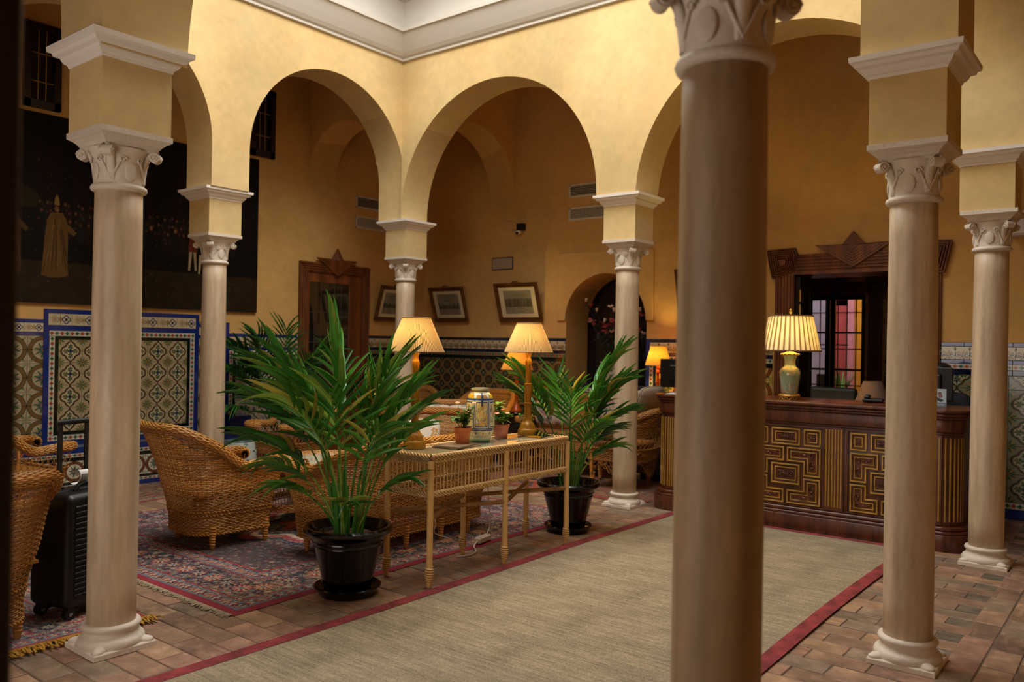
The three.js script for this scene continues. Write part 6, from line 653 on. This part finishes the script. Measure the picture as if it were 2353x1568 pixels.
// ================================================================ reception counter
{
  const t = thing('reception_counter', 'long dark wood reception counter with gilded fluting and carved gilt panels', 'counter', [4.55, 0, -.1]), cx = 4.55, X = (x) => x - cx;
  const rr = (o, r = .17) => { const x0 = X(3.235) + o, x1 = X(5.86) - o, z0 = -o * -1, z1 = .66, s = new THREE.Shape(), R = Math.max(.02, r - o * .5); s.moveTo(x0, z1); s.lineTo(x0, o + R); s.absarc(x0 + R, o + R, R, Math.PI, Math.PI * 1.5, false); s.lineTo(x1 - R, o); s.absarc(x1 - R, o + R, R, -Math.PI / 2, 0, false); s.lineTo(x1, z1); s.lineTo(x0, z1); return s; };
  const layer = (o, y0, y1, b) => { const g = new THREE.ExtrudeGeometry(rr(o + b), { depth: y1 - y0 - 2 * b, bevelEnabled: b > 0, bevelThickness: b, bevelSize: b, bevelSegments: 3, curveSegments: 14 }); g.rotateX(-Math.PI / 2); g.translate(0, y0 + b, 0); return uvm(creased(g, .5)); };
  obj('plinth', [layer(0, 0, .125, .004), layer(.008, .125, .15, .008), layer(.022, .15, .182, .012)], M.counter, t);
  obj('body', layer(.055, .18, .875, .002), M.counter, t); obj('frieze', [layer(.045, .865, .885, .006), layer(.03, .885, .985, .012)], M.counter, t);
  obj('counter_top', [layer(.022, .983, 1.006, .01), layer(.008, 1.004, 1.03, .012), layer(-.002, 1.03, 1.058, .012)], M.counter, t);
  const F = -.055; // face of the body, local z
  const inset = (poly, d) => { const n = poly.length; return poly.map((p, i) => { const a = poly[(i + n - 1) % n], b = poly[(i + 1) % n]; const e1 = [p[0] - a[0], p[1] - a[1]], e2 = [b[0] - p[0], b[1] - p[1]], n1 = [-Math.sign(e1[1]), Math.sign(e1[0])], n2 = [-Math.sign(e2[1]), Math.sign(e2[0])]; return [p[0] + (n1[0] + n2[0]) * d, p[1] + (n1[1] + n2[1]) * d]; }); };
  const ring = (poly, a, b, h, bev = .003) => { const s = new THREE.Shape(inset(poly, a).map(([x, y]) => new THREE.Vector2(x, y))); s.holes.push(new THREE.Path(inset(poly, b).map(([x, y]) => new THREE.Vector2(x, y)))); return new THREE.ExtrudeGeometry(s, { depth: h - bev, bevelEnabled: true, bevelThickness: bev, bevelSize: bev, bevelOffset: -bev, bevelSegments: 2 }); };
  const rect = (x0, x1, y0, y1) => [[x0, y0], [x1, y0], [x1, y1], [x0, y1]];
  const scr = (x, y, s, m, rot) => { const p = []; for (let i = 0; i <= 20; i++) { const q = i / 20, a = q * 7.2, R = s * (1 - q * .8); p.push(V(Math.cos(a) * R * m, Math.sin(a) * R, .004 * (1 - q))); } const g = tube(p, s * .17, 20, 5); g.rotateZ(rot); return g.translate(x, y, .012); };
  function carve(poly, kind) { const q = [], xs = poly.map((p) => p[0]), ys = poly.map((p) => p[1]), x0 = Math.min(...xs), x1 = Math.max(...xs), y0 = Math.min(...ys), y1 = Math.max(...ys), e = .039; q.push(extr(inset(poly, e), .007));
    const leaf = (x, y, l, w, a) => { const g = new THREE.SphereGeometry(1, 8, 6); g.scale(l, w, .005); g.translate(l * .8, 0, 0); g.rotateZ(a); q.push(g.translate(x, y, .008)); };
    if (kind === 'sq') { const c = [(x0 + x1) / 2, (y0 + y1) / 2], s = Math.min(x1 - x0, y1 - y0) / 2 - e; for (let i = 0; i < 8; i++) leaf(c[0], c[1], s * .45, s * .17, i * Math.PI / 4); q.push(mv(new THREE.SphereGeometry(s * .2, 8, 6), c[0], c[1], .012)); const ex = (x1 - x0) / 2 - e - s; if (ex > .02) for (const d of [-1, 1]) { q.push(scr(c[0] + d * (s * .6 + ex * .55), c[1], s * .6, d, 0)); leaf(c[0] + d * s * .7, c[1], ex * .4, s * .2, d < 0 ? Math.PI : 0); } }
    else { const [sx, sy, lw, ah] = kind, cxx = sx > 0 ? x1 - lw / 2 : x0 + lw / 2, cyy = sy > 0 ? y1 - ah / 2 : y0 + ah / 2, ex = sx > 0 ? x0 + e : x1 - e, ey = sy > 0 ? y0 + e : y1 - e; const hw = ah / 2 - e; q.push(scr(cxx, cyy, Math.min(lw, ah) / 2 - e + .004, sx, .6)); q.push(scr(cxx * .45 + ex * .55, cyy, hw, -sx, 0)); q.push(scr(cxx, cyy * .4 + ey * .6, lw / 2 - e, sx, 1.6)); leaf(cxx * .7 + ex * .3, cyy, .03, .012, sx > 0 ? Math.PI : 0); leaf(cxx, cyy * .65 + ey * .35, .025, .011, sy > 0 ? -Math.PI / 2 : Math.PI / 2); leaf(ex * .85 + cxx * .15, cyy, .02, .011, sx > 0 ? .6 : Math.PI - .6); }
    return q; }
  const carvedM = S({ color: '#74402a', roughness: .24, map: tWood });
  function panel(xc, h, lw, cen) {
    const g = new THREE.Group(); g.name = numbered('carved_panel'); g.position.set(X(xc), 0, 0); t.add(g); const put = (a) => a.map((q) => uvm(q.translate(0, 0, -F * 0 + .0))); const list = [];
    for (const s of [-1, 1]) { list.push([rect(...(s < 0 ? [-h, -h + lw] : [h - lw, h]), .692, .832), 'sq']); const L = (y0, y1, ya, up) => { const P_ = up ? [[h, y0], [h, y1], [.012, y1], [.012, ya], [h - lw, ya], [h - lw, y0]] : [[h, y0], [h, y1], [h - lw, y1], [h - lw, ya], [.012, ya], [.012, y0]]; return s > 0 ? P_ : P_.map(([x, y]) => [-x, y]).reverse(); }; list.push([L(.442, .675, .555, 1), [s, 1, lw, .12]]); list.push([L(.205, .425, .32, 0), [s, -1, lw, .115]]); }
    list.push([rect(-cen, cen, .692, .832), 'sq'], [rect(-(h - lw - .018), h - lw - .018, .365, .535).map(([x, y]) => [Math.max(-cen, Math.min(cen, x)), y]), 'sq']);
    const lift = (q) => { q.rotateY(0); q.translate(0, 0, -F); return q; }; // body front sits at z = -.055 behind the plinth line
    for (const [poly, kind] of list) { const z = (q) => uvm(q.translate(0, 0, F)); const area = poly.reduce((a, p, i) => { const b = poly[(i + 1) % poly.length]; return a + p[0] * b[1] - b[0] * p[1]; }, 0); const pl = area < 0 ? poly.slice().reverse() : poly; const fr = new THREE.Group(); fr.name = numbered('coffer'); g.add(fr);
      obj('gilt_frame', [z(ring(pl, 0, .013, .018)), z(ring(pl, .03, .038, .014, .002))], M.gold, fr); obj('bevel', z(ring(pl, .013, .03, .011, .006)), M.counter, fr); obj('carving', carve(pl, kind).map(z), carvedM, fr); }
    obj('panel_moulding', [ring(rect(-h - .03, h + .03, .185, .858), 0, .014, .012)].map((q) => uvm(q.translate(0, 0, F))), M.counter, g);
  }
  panel(3.8, .225, .125, .07); panel(4.51, .29, .14, .12); panel(5.255, .225, .125, .07);
  const flute = (x, z, ry) => { const g = new THREE.CapsuleGeometry(.0068, .62, 4, 8); g.scale(1, 1, .8); const m = obj('flute', g, M.gold, t); m.position.set(x, .53, z); m.rotation.y = ry; };
  for (const [a, b] of [[3.40, 3.545], [4.05, 4.19], [4.825, 4.98], [5.52, 5.69]]) { obj('pilaster', uvm(rbox(b - a, .67, .012, .003, X((a + b) / 2), .525, F + .004)), M.counter, t); const n = 6; for (let i = 0; i < n; i++) flute(X(a + .018 + (b - a - .036) * i / (n - 1)), F + .011, 0); }
  for (const s of [-1, 1]) for (let i = 0; i < 7; i++) { const a = (7 + i * 13) * Math.PI / 180, R = .1425; flute(X(s < 0 ? 3.29 : 5.805) - s * R + s * Math.sin(a) * (R + .003), F - R + Math.cos(a) * (R + .003), s * a); }
}
const onTop = 1.059;
{ // lamp with a porcelain vase base
  const t = thing('table_lamp', 'counter lamp with a ribbed cream shade and a green flowered porcelain vase base', 'lamp', [4.335, onTop, -.72]); t.position.set(4.44, onTop, -.41);
  const tx = ctex(512, 256, (g, w, h) => { g.fillStyle = '#8fa394'; g.fillRect(0, 0, w, h); const r = rng(17); for (let i = 0; i < 170; i++) petals(g, r() * w, r() * h, 5, 1, 5 + r() * 10, 4, ['#b9805c', '#a85a4a', '#5c7a6a', '#c9b48a', '#6d8f88'][i % 5], r() * 6); for (const y of [40, 130, 210]) { g.fillStyle = '#b08a4a'; g.fillRect(0, y, w, 3); } });
  obj('vase', lathe([[0, .04], [.062, .04], [.068, .06], [.074, .1], [.086, .2], [.088, .235], [.078, .262], [.055, .28], [.046, .3], [.046, .335], [.056, .36], [.066, .375], [.06, .385], [0, .385]], 40), P({ map: tx, roughness: .14, clearcoat: 1, clearcoatRoughness: .05 }), t);
  const feet = [creased(lathe([[0, .018], [.088, .018], [.092, .03], [.085, .042], [0, .042]], 28), .6)]; for (let i = 0; i < 10; i++) { const a = i * .628; feet.push(mv(new THREE.TorusGeometry(.02, .006, 6, 14), Math.cos(a) * .08, .02, Math.sin(a) * .08, 0, -a + Math.PI / 2)); } obj('foot', feet, M.gold, t); const cap = [creased(lathe([[0, .383], [.07, .383], [.076, .392], [.05, .4], [.03, .41], [.014, .43], [.012, .5], [0, .5]], 28), .6)]; for (let i = 0; i < 12; i++) cap.push(mv(new THREE.SphereGeometry(.011, 8, 6), Math.cos(i * .5236) * .072, .386, Math.sin(i * .5236) * .072)); obj('cap', cap, M.gold, t);
  const sm = P({ color: '#e6d5b4', map: pleatTex(34, '#ffffff', '#8f7f64'), roughness: .95, transmission: .16, thickness: 0, side: 2 }); obj('lamp_shade', pleated(.25, .185, .30, 34, .035).translate(0, .57, 0), sm, t); obj('shade_trim', [mv(new THREE.TorusGeometry(.252, .008, 6, 72), 0, .42, 0, Math.PI / 2), mv(new THREE.TorusGeometry(.186, .006, 6, 60), 0, .72, 0, Math.PI / 2), bar([-.186, .7, 0], [.186, .7, 0], .002, 5)], S({ color: '#8a6a4c', roughness: .8 }), t); obj('finial', [mv(new THREE.CylinderGeometry(.006, .006, .16, 8), 0, .68, 0), mv(new RoundedBoxGeometry(.022, .04, .022, 2, .005), 0, .765, 0)], M.brass, t); lampLight(t, .56, LAMP * 1.1);
}
{ const t = thing('desk_lamp', 'unlit lamp with a dark brown cone shade behind the counter, left of the column', 'lamp', [4.98, .762, -.95]); obj('base', lathe([[0, 0], [.07, 0], [.07, .012], [.02, .03], [.012, .2], [0, .2]], 24), M.iron, t); obj('lamp_shade', pleated(.15, .075, .2, 40, .02).translate(0, .36, 0), S({ color: '#6a5040', roughness: .9, side: 2 }), t); obj('shade_rim', mv(new THREE.TorusGeometry(.15, .003, 6, 48), 0, .26, 0, Math.PI / 2), M.iron, t); }
{ const t = thing('work_desk', 'low dark desk along the staff side of the counter', 'desk', [4.4, 0, -1.03]); obj('desk_top', uvm(rbox(2.9, .03, .5, .006, 0, .745, 0)), M.woodDark, t); for (const x of [-1.35, 0, 1.35]) obj('side_panel', uvm(rbox(.03, .73, .46, .004, x, .365, 0)), M.woodDark, t); }
function monitor(label, at, ry, w, h, mark) { const t = thing('computer_monitor', label, 'monitor', at, ry, undefined); obj('case', [rbox(w, h, .022, .008, 0, .12 + h / 2, 0), rbox(w * .6, h * .6, .045, .02, 0, .12 + h / 2, .02)], M.plastic, t); obj('screen', boxr(-w / 2 + .015, w / 2 - .015, .135, .105 + h, -.0135, -.0115), S({ color: '#0a0c10', roughness: .2 }), t); obj('stand', [rbox(.06, .3, .03, .008, 0, .15, .03), rbox(.22, .014, .18, .006, 0, .007, .0)], M.plastic, t); if (mark) obj('maker_mark', [rbox(.022, .018, .002, .0008, mark, .12 + h * .3, .045), rbox(.034, .006, .002, .0008, mark, .12 + h * .3 - .018, .045), rbox(.03, .004, .002, .0008, mark, .12 + h * .3 + .05, .045)], M.whitePl, t); return t; }
monitor('black monitor seen from behind at the left end of the counter, before the yellow-lit wall', [3.2, .962, -.88], .12, .5, .29, -.04).children.forEach((c) => 0);
monitor('black monitor seen from behind at the right end of the counter, hiding a person', [5.43, .962, -.88], -.1, .4, .28, 0);
for (const x of [3.2, 5.43]) { const t = thing('monitor_riser', x < 4 ? 'dark riser box under the left monitor behind the counter' : 'dark riser box under the right monitor behind the counter', 'box', [x, .761, x < 4 ? -.78 : -.8]); t.position.z = -.96; t.position.y = .761; obj('box', rbox(.3, .2, .2, .006, 0, .1, .06), M.plastic, t); obj('slot', box(.24, .03, .004, 0, .1, .161), M.black, t); }
{ const t = thing('photo_card', 'small upright printed card on the counter, in front of the right monitor', 'card', [5.606, onTop, -.457], -.05); const tx = ctex(192, 256, (g, w, h) => { g.fillStyle = '#aab4ba'; g.fillRect(0, 0, w, h); g.fillStyle = '#20242a'; g.save(); g.translate(110, 80); g.rotate(-.25); g.fillRect(-24, -40, 48, 84); g.fillStyle = '#8a5a48'; g.fillRect(-18, -32, 36, 66); g.restore(); for (let i = 0; i < 5; i++) { g.fillStyle = ['#15181c', '#30363c'][i % 2]; g.beginPath(); g.ellipse(60 + i * 18, 140 + i * 7, 30, 14, -.4, 0, 7); g.fill(); } disc(g, 150, 165, 10, '#3a8a6a'); g.fillStyle = '#6a7a88'; g.fillRect(0, 196, w, 60); g.strokeStyle = '#e6eaec'; g.lineWidth = 4; g.beginPath(); g.moveTo(20, 226); for (let i = 0; i < 9; i++) g.quadraticCurveTo(30 + i * 16, 214 + (i % 3) * 12, 36 + i * 16, 228); g.stroke(); }); obj('card', rbox(.105, .14, .006, .002, 0, .07, 0), S({ color: '#c3c9cc', roughness: .5 }), t); obj('picture', mv(new THREE.PlaneGeometry(.1, .135), 0, .07, .0034), S({ map: tx, roughness: .35 }), t); obj('prop', mv(new THREE.BoxGeometry(.05, .09, .003), 0, .045, -.025, .4), M.whitePl, t); }
{ const t = thing('papers', 'loose white papers lying on the left end of the counter top', 'papers', [3.45, onTop, -.28], .3); for (let i = 0; i < 3; i++) { const g = new THREE.PlaneGeometry(.21, .297, 6, 6), p = g.attributes.position; g.rotateX(-Math.PI / 2); for (let k = 0; k < p.count; k++) p.setY(k, .001 + i * .0015 + .006 * Math.pow(Math.max(0, p.getX(k) * 5 + .2), 2) * (i + 1) * .4); g.computeVertexNormals(); const m = obj('sheet', g, S({ color: '#d5d6d8', roughness: .8, side: 2 }), t); m.rotation.y = i * .22; m.position.x = i * .03; } }
{ const t = thing('swivel_chair', 'black office chair whose rounded back shows over the middle of the counter', 'chair', [4.52, -.0, -1.55]); obj('backrest', mv(rbox(.44, .5, .07, .06), 0, .885, .2, -.06), M.black, t); obj('seat', rbox(.48, .08, .46, .04, 0, .5, 0), M.black, t); obj('column', bar([0, .08, 0], [0, .47, 0], .025), M.plastic, t); for (let i = 0; i < 5; i++) { const a = i * 1.2566; obj('foot', [bar([0, .09, 0], [Math.cos(a) * .28, .06, Math.sin(a) * .28], .016), mv(new THREE.SphereGeometry(.03, 10, 8), Math.cos(a) * .28, .03, Math.sin(a) * .28)], M.plastic, t); } obj('back_bracket', bar([0, .5, .2], [0, .8, .23], .02), M.plastic, t); }
{ const t = thing('desk_telephone', 'small dark telephone end showing on the counter beside the unlit lamp', 'telephone', [5.08, onTop, -.6], .2); obj('base', rbox(.16, .03, .18, .012, 0, .016, 0), M.plastic, t); obj('handset', [rbox(.045, .03, .17, .014, -.045, .045, 0)], M.plastic, t); }
// ================================================================ person at the desk, suitcases
function sdfMesh(bones, lo, hi, cell, k) { // tapered capsules joined by a smooth minimum
  const c = lo.map((v, i) => (v + hi[i]) / 2), half = Math.max(...hi.map((v, i) => v - lo[i])) / 2 * 1.04, res = Math.min(120, Math.ceil(2 * half / cell)), mc = new MarchingCubes(res, S({}), false, false, 400000); mc.isolation = 0; const h = res / 2;
  for (let z = 0; z < res; z++) for (let y = 0; y < res; y++) for (let x = 0; x < res; x++) { const px = (x - h) / h * half + c[0], py = (y - h) / h * half + c[1], pz = (z - h) / h * half + c[2]; let e = 0; for (const [a, b, ra, rb, sx = 1] of bones) { const dx = b[0] - a[0], dy = b[1] - a[1], dz = b[2] - a[2], t = Math.max(0, Math.min(1, ((px - a[0]) * dx + (py - a[1]) * dy + (pz - a[2]) * dz) / (dx * dx + dy * dy + dz * dz + 1e-9))); const d = Math.hypot((px - a[0] - dx * t) / sx, py - a[1] - dy * t, pz - a[2] - dz * t) - (ra + (rb - ra) * t); e += Math.exp(-d * k); } mc.field[x + y * res + z * res * res] = Math.log(Math.max(e, 1e-30)) / k; }
  mc.update(); const n = mc.count ?? 0, g = new THREE.BufferGeometry(); const p = new Float32Array(mc.positionArray.subarray(0, n * 3)), q = new Float32Array(mc.normalArray.subarray(0, n * 3)); for (let i = 0; i < n * 3; i += 3) for (let j = 0; j < 3; j++) p[i + j] = p[i + j] * half + c[j]; g.setAttribute('position', new THREE.BufferAttribute(p, 3)); g.setAttribute('normal', new THREE.BufferAttribute(q, 3)); return g; }
{ const t = thing('person', 'person in a dark suit with dark hair, bowed behind the right monitor at the counter', 'person', [5.46, 0, -1.4], 0); const skin = S({ color: '#b98468', roughness: .6 }), suit = S({ color: '#12141b', roughness: .8 });
  // seated figure, local +z towards the counter: head bowed, forearms on the desk
  const body = [[[0, .62, -.02], [0, .78, 0], .15, .15, 1.15], [[0, .78, 0], [0, 1.02, .04], .14, .125, 1.25], [[-.14, 1.06, .05], [.14, 1.06, .05], .07, .07], [[0, 1.08, .06], [0, 1.18, .1], .06, .052]];
  for (const s of [-1, 1]) body.push([[s * .17, 1.05, .05], [s * .23, .86, .14], .062, .05], [[s * .23, .86, .14], [s * .12, .80, .33], .048, .036], [[s * .09, .62, 0], [s * .12, .6, .38], .095, .07], [[s * .12, .6, .38], [s * .12, .14, .34], .062, .045], [[s * .12, .1, .34], [s * .12, .05, .46], .042, .035]);
  obj('body', sdfMesh(body, [-.4, 0, -.25], [.4, 1.25, .6], .014, 60), suit, t);
  const hd = [[[0, 1.235, .12], [0, 1.3, .115], .07, .082], [[0, 1.19, .165], [0, 1.2, .16], .046, .046], [[0, 1.22, .2], [0, 1.19, .222], .012, .016], [[-.078, 1.25, .11], [-.082, 1.24, .108], .014, .012], [[.078, 1.25, .11], [.082, 1.24, .108], .014, .012], [[0, 1.12, .1], [0, 1.2, .11], .05, .05]]; obj('head', sdfMesh(hd, [-.12, 1.05, -.02], [.12, 1.42, .27], .005, 130), skin, t);
  for (const s of [-1, 1]) obj('eye', mv(new THREE.SphereGeometry(.012, 10, 8), s * .03, 1.236, .19), M.black, t); obj('mouth', rbox(.04, .006, .008, .003, 0, 1.166, .2), S({ color: '#8a4a40', roughness: .6 }), t);
  const hr = new THREE.SphereGeometry(.1, 28, 18, 0, 6.3, 0, 1.75); hr.scale(.96, 1.03, 1.06); hr.rotateX(-.55); obj('hair', [hr.translate(0, 1.295, .105), (() => { const b = new THREE.SphereGeometry(.035, 14, 10); return b.translate(0, 1.27, .0); })()], S({ color: '#120d0b', roughness: .45 }), t);
  for (const s of [-1, 1]) { const h = [[[s * .12, .80, .33], [s * .1, .79, .39], .03, .036, 1]]; for (let f = 0; f < 4; f++) { const x = s * (.075 + f * .02); h.push([[x, .792, .41], [x - s * .004, .79, .445 + (f === 1 || f === 2 ? .012 : 0)], .0095, .009], [[x - s * .004, .79, .445 + (f === 1 || f === 2 ? .012 : 0)], [x - s * .006, .775, .475 + (f === 1 || f === 2 ? .014 : 0)], .0088, .0075]); } h.push([[s * .075, .79, .37], [s * .05, .785, .41], .012, .0095], [[s * .05, .785, .41], [s * .048, .778, .435], .0095, .008]); obj('hand', sdfMesh(h, [s < 0 ? -.18 : .02, .72, .28], [s < 0 ? -.02 : .18, .86, .52], .004, 300), skin, t); }
  const st = thing('stool', 'dark stool under the person in the suit behind the counter', 'stool', [5.46, 0, -1.43]); obj('seat', lathe([[0, .44], [.17, .44], [.18, .46], [.17, .49], [0, .49]], 28), M.black, st); for (let i = 0; i < 4; i++) { const a = i * Math.PI / 2 + .78; obj('leg', bar([Math.cos(a) * .12, .44, Math.sin(a) * .12], [Math.cos(a) * .18, 0, Math.sin(a) * .18], .013), M.iron, st); } }
{ // upright hard suitcase
  const t = thing('suitcase', 'large black ribbed suitcase with an airline tag behind the left foreground column', 'suitcase', [2.345, .012, 4.61], .3), w = .29, h = .6, d = .42, y0 = .06; // w across (local x), d along z
  obj('shell', rbox(w, h, d, .045, 0, y0 + h / 2, 0), M.plastic, t); for (let i = 0; i < 17; i++) obj('rib', mv(rbox(.014, .016, d - .085, .007), w / 2 + .002, y0 + .07 + i * (h - .14) / 16, 0), M.plastic, t); for (let i = 0; i < 17; i++) obj('rib', mv(rbox(.014, .016, d - .085, .007), -w / 2 - .002, y0 + .07 + i * (h - .14) / 16, 0), M.plastic, t);
  obj('seam', [rbox(.012, h + .004, d + .006, .005, 0, y0 + h / 2, 0)], M.black, t); for (const [x, z] of [[-.1, -.16], [.1, -.16], [-.1, .16], [.1, .16]]) { const g = new THREE.Group(); g.name = numbered('wheel'); g.position.set(x, 0, z); t.add(g); for (const s of [-1, 1]) obj('tyre', mv(new THREE.CylinderGeometry(.03, .03, .014, 20), s * .012, .031, 0, 0, 0, Math.PI / 2), M.black, g); obj('fork', [rbox(.05, .04, .035, .01, 0, .055, 0)], M.plastic, g); obj('hub', mv(new THREE.CylinderGeometry(.012, .012, .04, 12), 0, .031, 0, 0, 0, Math.PI / 2), M.grey, g); }
  const hd = new THREE.Group(); hd.name = 'telescopic_handle'; hd.position.set(-.07, 0, 0); t.add(hd); for (const z of [-.085, .085]) { obj('post', [rbox(.016, .36, .024, .004, 0, y0 + h + .17, z)], M.iron, hd); obj('post_foot', rbox(.03, .02, .04, .006, 0, y0 + h + .004, z), M.plastic, hd); } obj('grip', rbox(.028, .028, .23, .012, 0, y0 + h + .36, 0), M.black, hd); obj('top_handle', tube([[.05, y0 + h, -.09], [.05, y0 + h + .03, -.06], [.05, y0 + h + .03, .06], [.05, y0 + h, .09]], .011, 20, 8), M.black, t); obj('lock', rbox(.02, .012, .06, .004, .1, y0 + h, .0), M.grey, t);
  const tt = thing('airline_tag', 'white paper airline tag with a barcode looped on the black suitcase handle', 'tag', [2.405, .012 + y0 + h + .018, 4.65], .3); const tx = ctex(128, 256, (g, W, H) => { g.fillStyle = '#e6e6e2'; g.fillRect(0, 0, W, H); const r = rng(2); g.fillStyle = '#2a2a2a'; for (let x = 14; x < 112;) { const q = 2 + r() * 5; g.fillRect(x, 130, q, 60); x += q + 2 + r() * 4; } g.fillRect(20, 210, 60, 5); g.fillRect(20, 222, 80, 5); g.fillRect(14, 30, 50, 6); }); const strip = new THREE.PlaneGeometry(.055, .3, 1, 20), p = strip.attributes.position; for (let i = 0; i < p.count; i++) { const q = (p.getY(i) + .15) / .3, a = q * 5.2 - .6; p.setXYZ(i, -.03 + .032 * Math.sin(a) + .05 * q, .055 - .045 * Math.cos(a) * (1 - .25 * q), p.getX(i) - .01); } strip.computeVertexNormals(); obj('paper_loop', strip, S({ map: tx, roughness: .6, side: 2 }), tt); obj('paper_stub', mv(rbox(.05, .022, .1, .004), .075, .012, -.08, 0, .3), S({ color: '#d8d6d0', roughness: .6 }), tt);
}
{ const t = thing('suitcase', 'grey suitcase under a black bag, mostly hidden at the left picture edge', 'suitcase', [1.72, .012, 5.0], .1); obj('shell', rbox(.26, .62, .44, .05, 0, .37, 0), M.grey, t); for (let i = 0; i < 4; i++) obj('rib', rbox(.01, .5, .02, .004, .13, .37, -.14 + i * .09), M.grey, t); for (const [x, z] of [[-.09, -.15], [.09, -.15], [-.09, .15], [.09, .15]]) obj('wheel', mv(new THREE.CylinderGeometry(.03, .03, .04, 18), x, .031, z, 0, 0, Math.PI / 2), M.black, t); for (const z of [-.09, .09]) obj('post', rbox(.016, .42, .024, .004, -.04, .88, z), M.iron, t); obj('grip', rbox(.03, .03, .24, .012, -.04, 1.09, 0), M.black, t);
  const b = thing('shoulder_bag', 'soft black bag resting on the grey suitcase at the left picture edge', 'bag', [1.78, .694, 5.12], .1); const g = new THREE.SphereGeometry(1, 24, 16), p = g.attributes.position; for (let i = 0; i < p.count; i++) { const f = (a) => Math.sign(a) * Math.pow(Math.abs(a), .6); p.setXYZ(i, f(p.getX(i)) * .12, .15 + f(p.getY(i)) * .15, f(p.getZ(i)) * .21 * (1 - .15 * p.getY(i))); } g.computeVertexNormals(); obj('body', g, S({ color: '#141416', roughness: .45 }), b); obj('strap', tube([[0, .28, -.15], [.03, .42, -.06], [.03, .42, .06], [0, .28, .15]], .012, 24, 7), M.black, b); obj('flap', rbox(.02, .14, .32, .01, .115, .2, 0), M.plastic, b); }
renderer.render(scene, camera);
